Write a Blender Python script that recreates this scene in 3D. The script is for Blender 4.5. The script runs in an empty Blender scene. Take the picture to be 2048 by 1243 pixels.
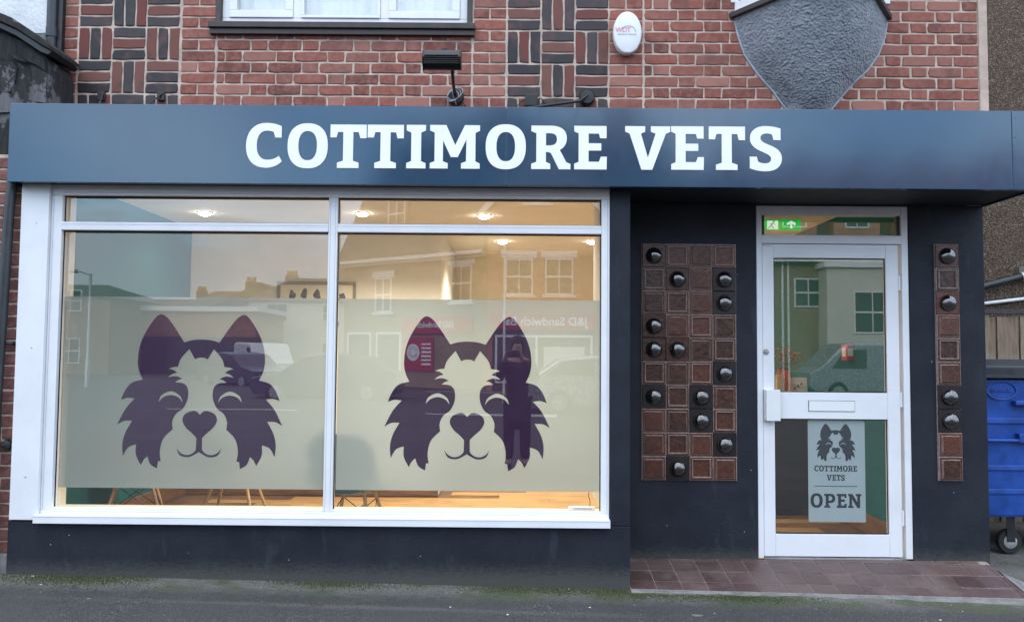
import bpy, bmesh, math, random
import numpy as np
from mathutils import Vector, Matrix

random.seed(7)
R_ = math.radians
sc = bpy.context.scene
COL = sc.collection

# ------------------------------------------------------------------ camera
F_PX, CX, CY = 1650.0, 1024.0, 621.5
CAM = np.array([0.0, -4.95, 1.30])
_th, _ps, _ro = R_(3.02), R_(0.136), R_(0.483)
_B = np.array([[1, 0, 0], [0, 0, -1], [0, 1, 0]], float)
_Rx = np.array([[1, 0, 0], [0, math.cos(_th), math.sin(_th)], [0, -math.sin(_th), math.cos(_th)]])
_Ry = np.array([[math.cos(_ps), 0, math.sin(_ps)], [0, 1, 0], [-math.sin(_ps), 0, math.cos(_ps)]])
_Rz = np.array([[math.cos(_ro), -math.sin(_ro), 0], [math.sin(_ro), math.cos(_ro), 0], [0, 0, 1]])
ROT = _Rz @ _Rx @ _Ry @ _B
cam_data = bpy.data.cameras.new('camera')
cam_data.sensor_width = 36.0
cam_data.lens = F_PX / 2048.0 * 36.0
cam_data.clip_start = 0.02
cam_data.clip_end = 600
cam = bpy.data.objects.new('camera', cam_data)
COL.objects.link(cam)
cam.matrix_world = Matrix(((ROT[0][0], -ROT[1][0], -ROT[2][0], CAM[0]),
                           (ROT[0][1], -ROT[1][1], -ROT[2][1], CAM[1]),
                           (ROT[0][2], -ROT[1][2], -ROT[2][2], CAM[2]), (0, 0, 0, 1)))
sc.camera = cam

def ray(px, py):
    return ROT.T @ np.array([(px - CX) / F_PX, (py - CY) / F_PX, 1.0])
def P(px, py, Y):
    """pixel of the photograph on the upright plane y = Y -> (x, z)"""
    d = ray(px, py); t = (Y - CAM[1]) / d[1]; q = CAM + t * d
    return q[0], q[2]
def PZ(px, py, Z):
    d = ray(px, py); t = (Z - CAM[2]) / d[2]; q = CAM + t * d
    return q[0], q[1]
GLASS_Y = 0.06
def MIR(px, py, Dv):
    """pixel seen mirrored in the shop glass, at distance Dv along the sight line -> real point across the street"""
    x, z = P(px, py, CAM[1] + Dv)
    return x, 2 * GLASS_Y - (CAM[1] + Dv), z

# ------------------------------------------------------------------ world, sun, exposure
SUN_EL, SUN_AZ = 24.0, 335.0          # azimuth measured clockwise from +y
w = bpy.data.worlds.new('World'); sc.world = w; w.use_nodes = True
nt = w.node_tree; nt.nodes.clear()
wo = nt.nodes.new('ShaderNodeOutputWorld'); bg = nt.nodes.new('ShaderNodeBackground')
sky = nt.nodes.new('ShaderNodeTexSky'); sky.sky_type = 'NISHITA'; sky.sun_disc = False
sky.sun_elevation = R_(SUN_EL); sky.sun_rotation = R_(SUN_AZ)
sky.air_density = 1.0; sky.dust_density = 0.4; sky.ozone_density = 3.0
tc = nt.nodes.new('ShaderNodeTexCoord')
sep = nt.nodes.new('ShaderNodeSeparateXYZ'); nt.links.new(tc.outputs['Generated'], sep.inputs[0])
mp = nt.nodes.new('ShaderNodeMapping'); mp.inputs['Scale'].default_value = (1, 1, 3.5)
nt.links.new(tc.outputs['Generated'], mp.inputs[0])
nz = nt.nodes.new('ShaderNodeTexNoise'); nz.inputs['Scale'].default_value = 3.2; nz.inputs['Detail'].default_value = 8
nz.inputs['Roughness'].default_value = 0.55
nt.links.new(mp.outputs[0], nz.inputs['Vector'])
def wmath(op, a, b):
    n = nt.nodes.new('ShaderNodeMath'); n.operation = op
    for i, v in enumerate((a, b)):
        if isinstance(v, (int, float)): n.inputs[i].default_value = v
        else: nt.links.new(v, n.inputs[i])
    return n.outputs[0]
# a cloud bank low all round the horizon, broken thinner cloud above it
bank = wmath('SUBTRACT', wmath('ADD', wmath('MULTIPLY', nz.outputs['Fac'], 0.28), 0.005), sep.outputs['Z'])
mr = nt.nodes.new('ShaderNodeMapRange'); mr.interpolation_type = 'SMOOTHSTEP'
mr.inputs['From Min'].default_value = -0.012; mr.inputs['From Max'].default_value = 0.02
mr.inputs['To Max'].default_value = 0.85
nt.links.new(bank, mr.inputs['Value'])
high = nt.nodes.new('ShaderNodeMapRange'); high.interpolation_type = 'SMOOTHSTEP'
high.inputs['From Min'].default_value = 0.32; high.inputs['From Max'].default_value = 0.60
high.inputs['To Max'].default_value = 0.92
nt.links.new(nz.outputs['Fac'], high.inputs['Value'])
mx1 = nt.nodes.new('ShaderNodeMix'); mx1.data_type = 'RGBA'
# overcast layer: brighter overhead than at the horizon
cl = nt.nodes.new('ShaderNodeMix'); cl.data_type = 'RGBA'
cl.inputs['A'].default_value = (5.6, 7.6, 9.4, 1); cl.inputs['B'].default_value = (10.6, 10.9, 11.5, 1)
grad = nt.nodes.new('ShaderNodeMapRange'); grad.inputs['From Min'].default_value = 0.0; grad.inputs['From Max'].default_value = 0.8
nt.links.new(sep.outputs['Z'], grad.inputs['Value']); nt.links.new(grad.outputs[0], cl.inputs['Factor'])
nt.links.new(cl.outputs['Result'], mx1.inputs['B'])
ev = nt.nodes.new('ShaderNodeMapRange'); ev.interpolation_type = 'SMOOTHSTEP'
ev.inputs['From Min'].default_value = 0.16; ev.inputs['From Max'].default_value = 0.55
ev.inputs['To Min'].default_value = 0.62; ev.inputs['To Max'].default_value = 1.0
nt.links.new(sep.outputs['Z'], ev.inputs['Value'])
nt.links.new(wmath('MULTIPLY', high.outputs[0], ev.outputs[0]), mx1.inputs['Factor']); nt.links.new(sky.outputs[0], mx1.inputs['A'])
mx2 = nt.nodes.new('ShaderNodeMix'); mx2.data_type = 'RGBA'
mx2.inputs['B'].default_value = (3.6, 3.9, 4.6, 1)
nt.links.new(mr.outputs[0], mx2.inputs['Factor']); nt.links.new(mx1.outputs['Result'], mx2.inputs['A'])
nt.links.new(mx2.outputs['Result'], bg.inputs['Color'])
bg.inputs['Strength'].default_value = 0.15
nt.links.new(bg.outputs[0], wo.inputs[0])

sun_d = bpy.data.lights.new('sun', 'SUN'); sun_d.energy = 0.6; sun_d.angle = R_(14); sun_d.color = (1.0, 0.93, 0.86)
sun = bpy.data.objects.new('sun', sun_d); COL.objects.link(sun)
_az, _el = R_(SUN_AZ), R_(SUN_EL)
sdir = Vector((math.sin(_az) * math.cos(_el), math.cos(_az) * math.cos(_el), math.sin(_el)))
sun.rotation_euler = sdir.to_track_quat('Z', 'Y').to_euler()

sc.view_settings.view_transform = 'Standard'; sc.view_settings.look = 'None'
sc.view_settings.gamma = 1; sc.view_settings.use_curve_mapping = False
sc.view_settings.exposure = 1.42
sc.render.engine = 'CYCLES'
cy = sc.cycles
cy.use_denoising = True
cy.max_bounces = 10; cy.diffuse_bounces = 4; cy.glossy_bounces = 5; cy.transmission_bounces = 6; cy.transparent_max_bounces = 16
cy.caustics_reflective = False; cy.caustics_refractive = False
cy.sample_clamp_indirect = 6.0

# ------------------------------------------------------------------ material helpers
def mat_new(name):
    m = bpy.data.materials.new(name); m.use_nodes = True
    t = m.node_tree; t.nodes.clear()
    o = t.nodes.new('ShaderNodeOutputMaterial'); b = t.nodes.new('ShaderNodeBsdfPrincipled')
    t.links.new(b.outputs[0], o.inputs[0])
    return m, t, b, o
def mixc(t, fac, a, b):
    n = t.nodes.new('ShaderNodeMix'); n.data_type = 'RGBA'
    if isinstance(fac, (int, float)): n.inputs['Factor'].default_value = fac
    else: t.links.new(fac, n.inputs['Factor'])
    for k, v in (('A', a), ('B', b)):
        if isinstance(v, tuple): n.inputs[k].default_value = v + (1,) if len(v) == 3 else v
        else: t.links.new(v, n.inputs[k])
    return n.outputs['Result']
def noise(t, scale, detail=6, rough=0.6, vec=None, stretch=None):
    n = t.nodes.new('ShaderNodeTexNoise'); n.inputs['Scale'].default_value = scale
    n.inputs['Detail'].default_value = detail; n.inputs['Roughness'].default_value = rough
    if vec is None:
        c = t.nodes.new('ShaderNodeTexCoord'); vec = c.outputs['Object']
    if stretch:
        m = t.nodes.new('ShaderNodeMapping'); m.inputs['Scale'].default_value = stretch
        t.links.new(vec, m.inputs[0]); vec = m.outputs[0]
    t.links.new(vec, n.inputs['Vector'])
    return n.outputs['Fac']
def ramp(t, fac, lo, hi, a=0.0, b=1.0):
    n = t.nodes.new('ShaderNodeMapRange'); n.interpolation_type = 'SMOOTHSTEP'
    n.inputs['From Min'].default_value = lo; n.inputs['From Max'].default_value = hi
    n.inputs['To Min'].default_value = a; n.inputs['To Max'].default_value = b
    t.links.new(fac, n.inputs['Value'])
    return n.outputs[0]
def bump(t, b, h, strength=0.3, dist=0.005, prev=None):
    n = t.nodes.new('ShaderNodeBump'); n.inputs['Strength'].default_value = strength; n.inputs['Distance'].default_value = dist
    t.links.new(h, n.inputs['Height'])
    if prev is not None: t.links.new(prev, n.inputs['Normal'])
    t.links.new(n.outputs[0], b.inputs['Normal'])
    return n.outputs[0]
def world_vec(t):
    g = t.nodes.new('ShaderNodeNewGeometry')
    return g.outputs['Position']
def simple(name, col, rough=0.5, metal=0.0, var=0.0, nscale=12, bmp=0.0, bscale=80, bdist=0.002, spec=None, stretch=None):
    """plain procedural surface: base colour with soft mottling, fine relief, uneven gloss"""
    m, t, b, o = mat_new(name)
    wv = world_vec(t)
    f = noise(t, nscale, 6, 0.6, wv, stretch)
    d = tuple(c * (1 - var) for c in col); e = tuple(min(1, c * (1 + var)) for c in col)
    t.links.new(mixc(t, ramp(t, f, 0.3, 0.7), d, e), b.inputs['Base Color'])
    t.links.new(ramp(t, f, 0.2, 0.8, max(0.02, rough - 0.06), min(1, rough + 0.08)), b.inputs['Roughness'])
    b.inputs['Metallic'].default_value = metal
    if spec is not None: b.inputs['Specular IOR Level'].default_value = spec
    if bmp: bump(t, b, noise(t, bscale, 5, 0.6, wv, stretch), bmp, bdist)
    return m
def emit(name, col, strength):
    m = bpy.data.materials.new(name); m.use_nodes = True; t = m.node_tree; t.nodes.clear()
    o = t.nodes.new('ShaderNodeOutputMaterial'); e = t.nodes.new('ShaderNodeEmission')
    e.inputs[0].default_value = col + (1,); e.inputs[1].default_value = strength
    t.links.new(e.outputs[0], o.inputs[0]); return m

def glass_mat(name, ior=2.1, tint=(0.97, 0.985, 0.975), rough=0.0, wave=0.0):
    m = bpy.data.materials.new(name); m.use_nodes = True; t = m.node_tree; t.nodes.clear()
    o = t.nodes.new('ShaderNodeOutputMaterial')
    tr = t.nodes.new('ShaderNodeBsdfTransparent'); tr.inputs[0].default_value = tint + (1,)
    gl = t.nodes.new('ShaderNodeBsdfGlossy'); gl.inputs['Roughness'].default_value = rough
    lw = t.nodes.new('ShaderNodeLayerWeight'); lw.inputs['Blend'].default_value = 0.5
    p5 = t.nodes.new('ShaderNodeMath'); p5.operation = 'POWER'; t.links.new(lw.outputs['Facing'], p5.inputs[0]); p5.inputs[1].default_value = 5
    r0 = ((ior - 1) / (ior + 1)) ** 2
    fr = t.nodes.new('ShaderNodeMath'); fr.operation = 'MULTIPLY_ADD'; t.links.new(p5.outputs[0], fr.inputs[0]); fr.inputs[1].default_value = 1 - r0; fr.inputs[2].default_value = r0
    mx = t.nodes.new('ShaderNodeMixShader')
    t.links.new(fr.outputs[0], mx.inputs[0]); t.links.new(tr.outputs[0], mx.inputs[1]); t.links.new(gl.outputs[0], mx.inputs[2])
    t.links.new(mx.outputs[0], o.inputs[0])
    if wave:
        wv = world_vec(t); n = noise(t, 1.3, 2, 0.5, wv)
        bp = t.nodes.new('ShaderNodeBump'); bp.inputs['Strength'].default_value = wave; bp.inputs['Distance'].default_value = 0.01
        t.links.new(n, bp.inputs['Height']); t.links.new(bp.outputs[0], gl.inputs['Normal'])
    return m

M = {}
def build_materials():
    # --- red facing brick
    for nm, cols in (('brick_red', ((0.125, 0.040, 0.032), (0.28, 0.084, 0.060), (0.23, 0.094, 0.074), (0.39, 0.175, 0.135))),
                     ('brick_brown', ((0.12, 0.045, 0.04), (0.16, 0.06, 0.052), (0.14, 0.06, 0.05), (0.19, 0.08, 0.07)))):
        m, t, b, o = mat_new(nm)
        oi = t.nodes.new('ShaderNodeObjectInfo')
        wv = world_vec(t)
        cr = t.nodes.new('ShaderNodeValToRGB'); cr.color_ramp.interpolation = 'LINEAR'
        els = cr.color_ramp.elements
        els[0].position = 0.0; els[0].color = cols[0] + (1,)
        els[1].position = 1.0; els[1].color = cols[3] + (1,)
        for p_, c_ in ((0.45, cols[1]), (0.8, cols[2])):
            e_ = els.new(p_); e_.color = c_ + (1,)
        t.links.new(oi.outputs['Random'], cr.inputs[0])
        n1 = noise(t, 26, 7, 0.65, wv); n2 = noise(t, 150, 4, 0.7, wv); n3 = noise(t, 5, 3, 0.5, wv)
        c = mixc(t, ramp(t, n1, 0.35, 0.7, 0.0, 0.5), cr.outputs[0], (0.38, 0.18, 0.14))
        c = mixc(t, ramp(t, n1, 0.62, 0.36, 0.0, 0.0), c, c) if False else c
        c = mixc(t, ramp(t, n2, 0.62, 0.75, 0.0, 0.55), c, (0.085, 0.035, 0.032))
        c = mixc(t, ramp(t, n3, 0.50, 0.72, 0.0, 0.5), c, (0.11, 0.05, 0.044))
        n6 = noise(t, 42, 6, 0.75, wv); c = mixc(t, ramp(t, n6, 0.60, 0.70, 0.0, 0.5), c, (0.46, 0.32, 0.26))
        t.links.new(c, b.inputs['Base Color']); b.inputs['Roughness'].default_value = 0.85
        h = noise(t, 120, 6, 0.7, wv)
        bump(t, b, h, 0.5, 0.003)
        M[nm] = m
    # --- blue-black header brick with burnt red patches
    m, t, b, o = mat_new('brick_dark')
    oi = t.nodes.new('ShaderNodeObjectInfo'); wv = world_vec(t)
    c = mixc(t, ramp(t, oi.outputs['Random'], 0.0, 1.0), (0.013, 0.011, 0.015), (0.042, 0.031, 0.035))
    n1 = noise(t, 9, 5, 0.6, wv); n2 = noise(t, 90, 5, 0.7, wv)
    c = mixc(t, ramp(t, n1, 0.48, 0.68, 0, 0.75), c, (0.10, 0.042, 0.038))
    c = mixc(t, ramp(t, n2, 0.6, 0.78, 0, 0.5), c, (0.16, 0.11, 0.10))
    t.links.new(c, b.inputs['Base Color']); b.inputs['Roughness'].default_value = 0.6
    bump(t, b, noise(t, 110, 6, 0.7, wv), 0.45, 0.003); M['brick_dark'] = m
    m, t, b, o = mat_new('brick_plum')
    oi = t.nodes.new('ShaderNodeObjectInfo'); wv = world_vec(t)
    c = mixc(t, ramp(t, oi.outputs['Random'], 0.0, 1.0), (0.15, 0.040, 0.032), (0.18, 0.075, 0.058))
    n1 = noise(t, 10, 5, 0.6, wv); n2 = noise(t, 90, 5, 0.7, wv)
    c = mixc(t, ramp(t, n1, 0.52, 0.7, 0, 0.75), c, (0.06, 0.045, 0.048))
    c = mixc(t, ramp(t, n2, 0.6, 0.78, 0, 0.6), c, (0.26, 0.16, 0.14))
    t.links.new(c, b.inputs['Base Color']); b.inputs['Roughness'].default_value = 0.8
    bump(t, b, noise(t, 110, 6, 0.7, wv), 0.5, 0.003); M['brick_plum'] = m
    # --- mortar
    m, t, b, o = mat_new('mortar'); wv = world_vec(t)
    n1 = noise(t, 14, 6, 0.65, wv); n2 = noise(t, 130, 4, 0.7, wv)
    c = mixc(t, ramp(t, n1, 0.3, 0.7), (0.44, 0.35, 0.29), (0.68, 0.56, 0.47))
    c = mixc(t, ramp(t, n2, 0.55, 0.78, 0, 0.6), c, (0.25, 0.18, 0.15))
    n4 = noise(t, 3.0, 6, 0.7, wv); c = mixc(t, ramp(t, n4, 0.48, 0.70, 0, 0.55), c, (0.27, 0.20, 0.17))
    t.links.new(c, b.inputs['Base Color']); b.inputs['Roughness'].default_value = 0.95
    bump(t, b, noise(t, 100, 6, 0.75, wv), 0.8, 0.004); M['mortar'] = m
    # --- navy masonry paint on render
    m, t, b, o = mat_new('navy_render'); wv = world_vec(t)
    n1 = noise(t, 4, 6, 0.6, wv); n2 = noise(t, 30, 6, 0.65, wv, (1, 1, 2.2)); n3 = noise(t, 70, 3, 0.5, wv)
    c = mixc(t, ramp(t, n1, 0.3, 0.7), (0.0125, 0.0158, 0.0235), (0.020, 0.0245, 0.034))
    c = mixc(t, ramp(t, n3, 0.70, 0.78, 0, 0.4), c, (0.10, 0.11, 0.13))
    vs1 = t.nodes.new('ShaderNodeTexVoronoi'); vs1.inputs['Scale'].default_value = 9; t.links.new(wv, vs1.inputs['Vector'])
    c = mixc(t, ramp(t, vs1.outputs['Distance'], 0.035, 0.02, 0, 0.9), c, (0.45, 0.46, 0.48))
    n5 = noise(t, 3.0, 7, 0.7, wv, (2.2, 1, 0.5)); c = mixc(t, ramp(t, n5, 0.56, 0.68, 0, 0.55), c, (0.040, 0.046, 0.060))
    sp = t.nodes.new('ShaderNodeSeparateXYZ'); t.links.new(wv, sp.inputs[0])
    # splash dirt along the foot of the wall
    foot = t.nodes.new('ShaderNodeMath'); foot.operation = 'MULTIPLY_ADD'
    t.links.new(n2, foot.inputs[0]); foot.inputs[1].default_value = -0.16; t.links.new(sp.outputs['Z'], foot.inputs[2])
    c = mixc(t, ramp(t, foot.outputs[0], 0.01, -0.13, 0, 0.85), c, (0.075, 0.074, 0.068))
    t.links.new(c, b.inputs['Base Color'])
    t.links.new(ramp(t, n2, 0.3, 0.7, 0.5, 0.7), b.inputs['Roughness']); b.inputs['Specular IOR Level'].default_value = 0.22
    q = bump(t, b, n2, 0.32, 0.005)
    bump(t, b, noise(t, 160, 4, 0.6, wv), 0.2, 0.002, q); M['navy_render'] = m
    # --- grey rough-cast render of the bay
    m, t, b, o = mat_new('rough_render'); wv = world_vec(t)
    n1 = noise(t, 85, 3, 0.55, wv); n2 = noise(t, 4, 5, 0.6, wv)
    vo = t.nodes.new('ShaderNodeTexVoronoi'); vo.inputs['Scale'].default_value = 70; vo.feature = 'SMOOTH_F1'
    nd = t.nodes.new('ShaderNodeMix'); nd.data_type = 'RGBA'; nd.inputs['Factor'].default_value = 0.02
    t.links.new(wv, nd.inputs['A'])
    nn = t.nodes.new('ShaderNodeTexNoise'); nn.inputs['Scale'].default_value = 30; t.links.new(wv, nn.inputs['Vector'])
    t.links.new(nn.outputs['Color'], nd.inputs['B']); t.links.new(nd.outputs['Result'], vo.inputs['Vector'])
    n7 = noise(t, 7, 6, 0.65, wv, (1.6, 1.6, 0.45))
    c = mixc(t, ramp(t, n2, 0.3, 0.7), (0.25, 0.275, 0.31), (0.33, 0.355, 0.39))
    c = mixc(t, ramp(t, n7, 0.5, 0.72, 0, 0.5), c, (0.15, 0.165, 0.19))
    t.links.new(c, b.inputs['Base Color']); b.inputs['Roughness'].default_value = 0.8
    q = bump(t, b, vo.outputs['Distance'], 0.9, 0.012)
    q = bump(t, b, n1, 0.7, 0.008, q)
    bump(t, b, noise(t, 16, 4, 0.6, wv), 0.5, 0.03, q); M['rough_render'] = m
    # --- pebbledash
    m, t, b, o = mat_new('pebbledash'); wv = world_vec(t)
    vo = t.nodes.new('ShaderNodeTexVoronoi'); vo.inputs['Scale'].default_value = 95; t.links.new(wv, vo.inputs['Vector'])
    sx = t.nodes.new('ShaderNodeSeparateColor'); t.links.new(vo.outputs['Color'], sx.inputs[0])
    c = mixc(t, sx.outputs[0], (0.085, 0.052, 0.032), (0.26, 0.168, 0.105))
    c = mixc(t, ramp(t, sx.outputs[1], 0.9, 0.97, 0, .7), c, (0.46, 0.37, 0.28))
    c = mixc(t, ramp(t, vo.outputs['Distance'], 0.45, 0.75), c, (0.04, 0.028, 0.02))
    t.links.new(c, b.inputs['Base Color']); b.inputs['Roughness'].default_value = 0.75
    inv = ramp(t, vo.outputs['Distance'], 0.0, 0.8, 1.0, 0.0)
    bump(t, b, inv, 1.0, 0.012); M['pebbledash'] = m
    # --- asphalt
    m, t, b, o = mat_new('asphalt'); wv = world_vec(t)
    n1 = noise(t, 120, 4, 0.75, wv); n2 = noise(t, 1.3, 6, 0.6, wv); n3 = noise(t, 14, 6, 0.65, wv); n4 = noise(t, 210, 2, 0.5, wv)
    c = mixc(t, ramp(t, n1, 0.38, 0.64), (0.012, 0.013, 0.0145), (0.064, 0.066, 0.068))
    c = mixc(t, ramp(t, n4, 0.62, 0.70, 0, 0.75), c, (0.24, 0.24, 0.235))
    c = mixc(t, ramp(t, n2, 0.4, 0.65, 0, 0.35), c, (0.060, 0.062, 0.064))
    c = mixc(t, ramp(t, n3, 0.55, 0.75, 0, 0.35), c, (0.03, 0.031, 0.033))
    sp = t.nodes.new('ShaderNodeSeparateXYZ'); t.links.new(wv, sp.inputs[0])
    # moss and washed-in silt where the tarmac meets the wall
    dist = t.nodes.new('ShaderNodeMath'); dist.operation = 'MULTIPLY_ADD'
    t.links.new(n3, dist.inputs[0]); dist.inputs[1].default_value = 0.30; t.links.new(sp.outputs['Y'], dist.inputs[2])
    near = ramp(t, dist.outputs[0], -0.20, 0.06)
    mossn = noise(t, 2.2, 4, 0.6, wv)
    silt = mixc(t, n1, (0.10, 0.095, 0.082), (0.24, 0.235, 0.22))
    mm = t.nodes.new('ShaderNodeMath'); mm.operation = 'MULTIPLY'; t.links.new(near, mm.inputs[0])
    t.links.new(ramp(t, n1, 0.3, 0.6, 0.25, 0.9), mm.inputs[1])
    c = mixc(t, mm.outputs[0], c, silt)
    m2 = t.nodes.new('ShaderNodeMath'); m2.operation = 'MULTIPLY'; t.links.new(ramp(t, dist.outputs[0], -0.26, 0.0), m2.inputs[0])
    t.links.new(ramp(t, mossn, 0.44, 0.60, 0.0, 0.75), m2.inputs[1])
    c = mixc(t, m2.outputs[0], c, mixc(t, n1, (0.018, 0.028, 0.008), (0.07, 0.095, 0.028)))
    t.links.new(c, b.inputs['Base Color'])
    t.links.new(ramp(t, n2, 0.3, 0.7, 0.62, 0.85), b.inputs['Roughness'])
    q = bump(t, b, n1, 0.8, 0.006); bump(t, b, n3, 0.4, 0.01, q); M['asphalt'] = m
    # --- cement
    m, t, b, o = mat_new('cement'); wv = world_vec(t)
    n1 = noise(t, 9, 6, 0.65, wv); n2 = noise(t, 160, 4, 0.7, wv)
    c = mixc(t, ramp(t, n1, 0.3, 0.7), (0.13, 0.135, 0.135), (0.24, 0.24, 0.235))
    c = mixc(t, ramp(t, n2, 0.55, 0.75, 0, 0.6), c, (0.07, 0.07, 0.07))
    t.links.new(c, b.inputs['Base Color']); b.inputs['Roughness'].default_value = 0.9
    bump(t, b, n2, 0.6, 0.005); M['cement'] = m
    # --- quarry tile
    m, t, b, o = mat_new('quarry_tile'); wv = world_vec(t); oi = t.nodes.new('ShaderNodeObjectInfo')
    n1 = noise(t, 3.2, 6, 0.65, wv); n2 = noise(t, 60, 5, 0.7, wv)
    c = mixc(t, oi.outputs['Random'], (0.062, 0.036, 0.035), (0.105, 0.066, 0.062))
    c = mixc(t, ramp(t, n2, 0.5, 0.75, 0, 0.55), c, (0.17, 0.13, 0.125))
    c = mixc(t, ramp(t, n1, 0.45, 0.66, 0, 0.6), c, (0.15, 0.115, 0.108))
    t.links.new(c, b.inputs['Base Color']); t.links.new(ramp(t, n1, 0.3, 0.7, 0.35, 0.6), b.inputs['Roughness'])
    bump(t, b, n2, 0.25, 0.002); M['quarry_tile'] = m
    # --- glazed brown relief tile
    m, t, b, o = mat_new('brown_glaze'); wv = world_vec(t); oi = t.nodes.new('ShaderNodeObjectInfo')
    n1 = noise(t, 36, 7, 0.7, wv); n2 = noise(t, 140, 4, 0.6, wv)
    c = mixc(t, ramp(t, n1, 0.35, 0.7), (0.018, 0.008, 0.006), (0.085, 0.030, 0.018))
    c = mixc(t, ramp(t, oi.outputs['Random'], 0.3, 1.0, 0, 0.45), c, (0.16, 0.05, 0.03))
    t.links.new(c, b.inputs['Base Color']); t.links.new(ramp(t, n2, 0.3, 0.7, 0.16, 0.42), b.inputs['Roughness'])
    bump(t, b, n1, 0.7, 0.004); M['brown_glaze'] = m
    M['brown_edge'] = simple('brown_edge', (0.27, 0.19, 0.165), 0.35, var=0.4, nscale=60, bmp=0.3)
    M['black_glaze'] = simple('black_glaze', (0.006, 0.005, 0.006), 0.07, var=0.2, spec=1.0)
    M['black_glaze'].node_tree.nodes['Principled BSDF'].inputs['IOR'].default_value = 1.7
    M['black_base'] = simple('black_base', (0.010, 0.008, 0.010), 0.35, var=0.3)
    M['grout'] = simple('grout', (0.28, 0.22, 0.2), 0.9, var=0.3, nscale=50, bmp=0.4)
    M['grout_white'] = simple('grout_white', (0.55, 0.55, 0.57), 0.9, var=0.3, nscale=30, bmp=0.4)
    # --- painted/powder-coated whites
    for nm, colr, rr in (('white_frame', (0.78, 0.79, 0.82), 0.38), ('white_upvc', (0.80, 0.81, 0.83), 0.3), ('white_plastic', (0.80, 0.81, 0.82), 0.35)):
        m, t, b, o = mat_new(nm); wv = world_vec(t)
        n1 = noise(t, 2.5, 6, 0.65, wv); n2 = noise(t, 45, 5, 0.7, wv, (1, 1, 0.35))
        c = mixc(t, ramp(t, n1, 0.35, 0.75), colr, tuple(q * 0.90 for q in colr))
        c = mixc(t, ramp(t, n2, 0.62, 0.8, 0, 0.35), c, (0.5, 0.5, 0.49))
        t.links.new(c, b.inputs['Base Color']); t.links.new(ramp(t, n2, 0.3, 0.7, rr - 0.06, rr + 0.1), b.inputs['Roughness'])
        bump(t, b, noise(t, 8, 3, 0.5, wv), 0.08, 0.004); M[nm] = m
    # --- sign: satin dark blue sheet
    m, t, b, o = mat_new('blue_sheet'); wv = world_vec(t)
    n1 = noise(t, 1.6, 4, 0.55, wv); n2 = noise(t, 25, 6, 0.7, wv, (1, 1, 0.3))
    c = mixc(t, ramp(t, n1, 0.3, 0.7), (0.0015, 0.036, 0.082), (0.002, 0.044, 0.098))
    t.links.new(c, b.inputs['Base Color'])
    t.links.new(ramp(t, n2, 0.3, 0.75, 0.10, 0.15), b.inputs['Roughness'])
    b.inputs['IOR'].default_value = 1.76
    bump(t, b, n1, 0.06, 0.02); M['blue_sheet'] = m
    M['blue_dark'] = simple('blue_dark', (0.008, 0.010, 0.014), 0.6, var=0.3)
    M['letter_white'] = simple('letter_white', (0.86, 0.87, 0.89), 0.4, var=0.02)
    M['decal_dark'] = simple('decal_dark', (0.036, 0.006, 0.040), 0.45, var=0.1)
    M['slate_ink'] = simple('slate_ink', (0.012, 0.022, 0.032), 0.5, var=0.1)
    M['sign_card'] = simple('sign_card', (0.46, 0.53, 0.54), 0.5, var=0.03)
    # --- glass
    M['glass'] = glass_mat('glass', 2.35, wave=0.02)
    M['glass_door'] = glass_mat('glass_door', 2.5, (0.93, 0.96, 0.95), wave=0.02)
    M['glass_up'] = glass_mat('glass_up', 2.0, wave=0.05)
    M['glass_far'] = simple('glass_far', (0.03, 0.035, 0.04), 0.05, var=0.2, spec=0.9)
    # --- frosted film: scatters what comes through, no clear view
    m = bpy.data.materials.new('frosted_film'); m.use_nodes = True; t = m.node_tree; t.nodes.clear()
    o = t.nodes.new('ShaderNodeOutputMaterial')
    tl = t.nodes.new('ShaderNodeBsdfTranslucent'); tl.inputs[0].default_value = (0.46, 0.57, 0.62, 1)
    df = t.nodes.new('ShaderNodeBsdfDiffuse'); df.inputs[0].default_value = (0.35, 0.40, 0.42, 1)
    rf = t.nodes.new('ShaderNodeBsdfRefraction'); rf.inputs['Roughness'].default_value = 0.55; rf.inputs['IOR'].default_value = 1.25
    rf.inputs[0].default_value = (0.56, 0.63, 0.64, 1)
    a = t.nodes.new('ShaderNodeMixShader'); a.inputs[0].default_value = 0.50
    t.links.new(tl.outputs[0], a.inputs[1]); t.links.new(df.outputs[0], a.inputs[2])
    a2 = t.nodes.new('ShaderNodeMixShader'); a2.inputs[0].default_value = 0.30
    t.links.new(a.outputs[0], a2.inputs[1]); t.links.new(rf.outputs[0], a2.inputs[2])
    t.links.new(a2.outputs[0], o.inputs[0]); M['frosted_film'] = m
    # --- metals, plastics, timber
    M['black_metal'] = simple('black_metal', (0.012, 0.013, 0.015), 0.42, var=0.3, bmp=0.15)
    M['black_rubber'] = simple('black_rubber', (0.012, 0.012, 0.013), 0.7, var=0.3)
    M['pipe_black'] = simple('pipe_black', (0.022, 0.025, 0.03), 0.35, var=0.35, nscale=8, bmp=0.1)
    M['wire_grey'] = simple('wire_grey', (0.35, 0.37, 0.40), 0.4, metal=0.6, var=0.2)
    M['steel'] = simple('steel', (0.55, 0.56, 0.58), 0.3, metal=1.0, var=0.1)
    M['brown_sill'] = simple('brown_sill', (0.040, 0.028, 0.027), 0.45, var=0.35, nscale=14, bmp=0.15)
    M['bin_blue'] = simple('bin_blue', (0.012, 0.070, 0.34), 0.42, var=0.25, nscale=7, bmp=0.15, bscale=60)
    M['bin_lid'] = simple('bin_lid', (0.028, 0.033, 0.042), 0.55, var=0.3)
    M['galvanised'] = simple('galvanised', (0.45, 0.46, 0.47), 0.45, metal=0.7, var=0.25)
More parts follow.
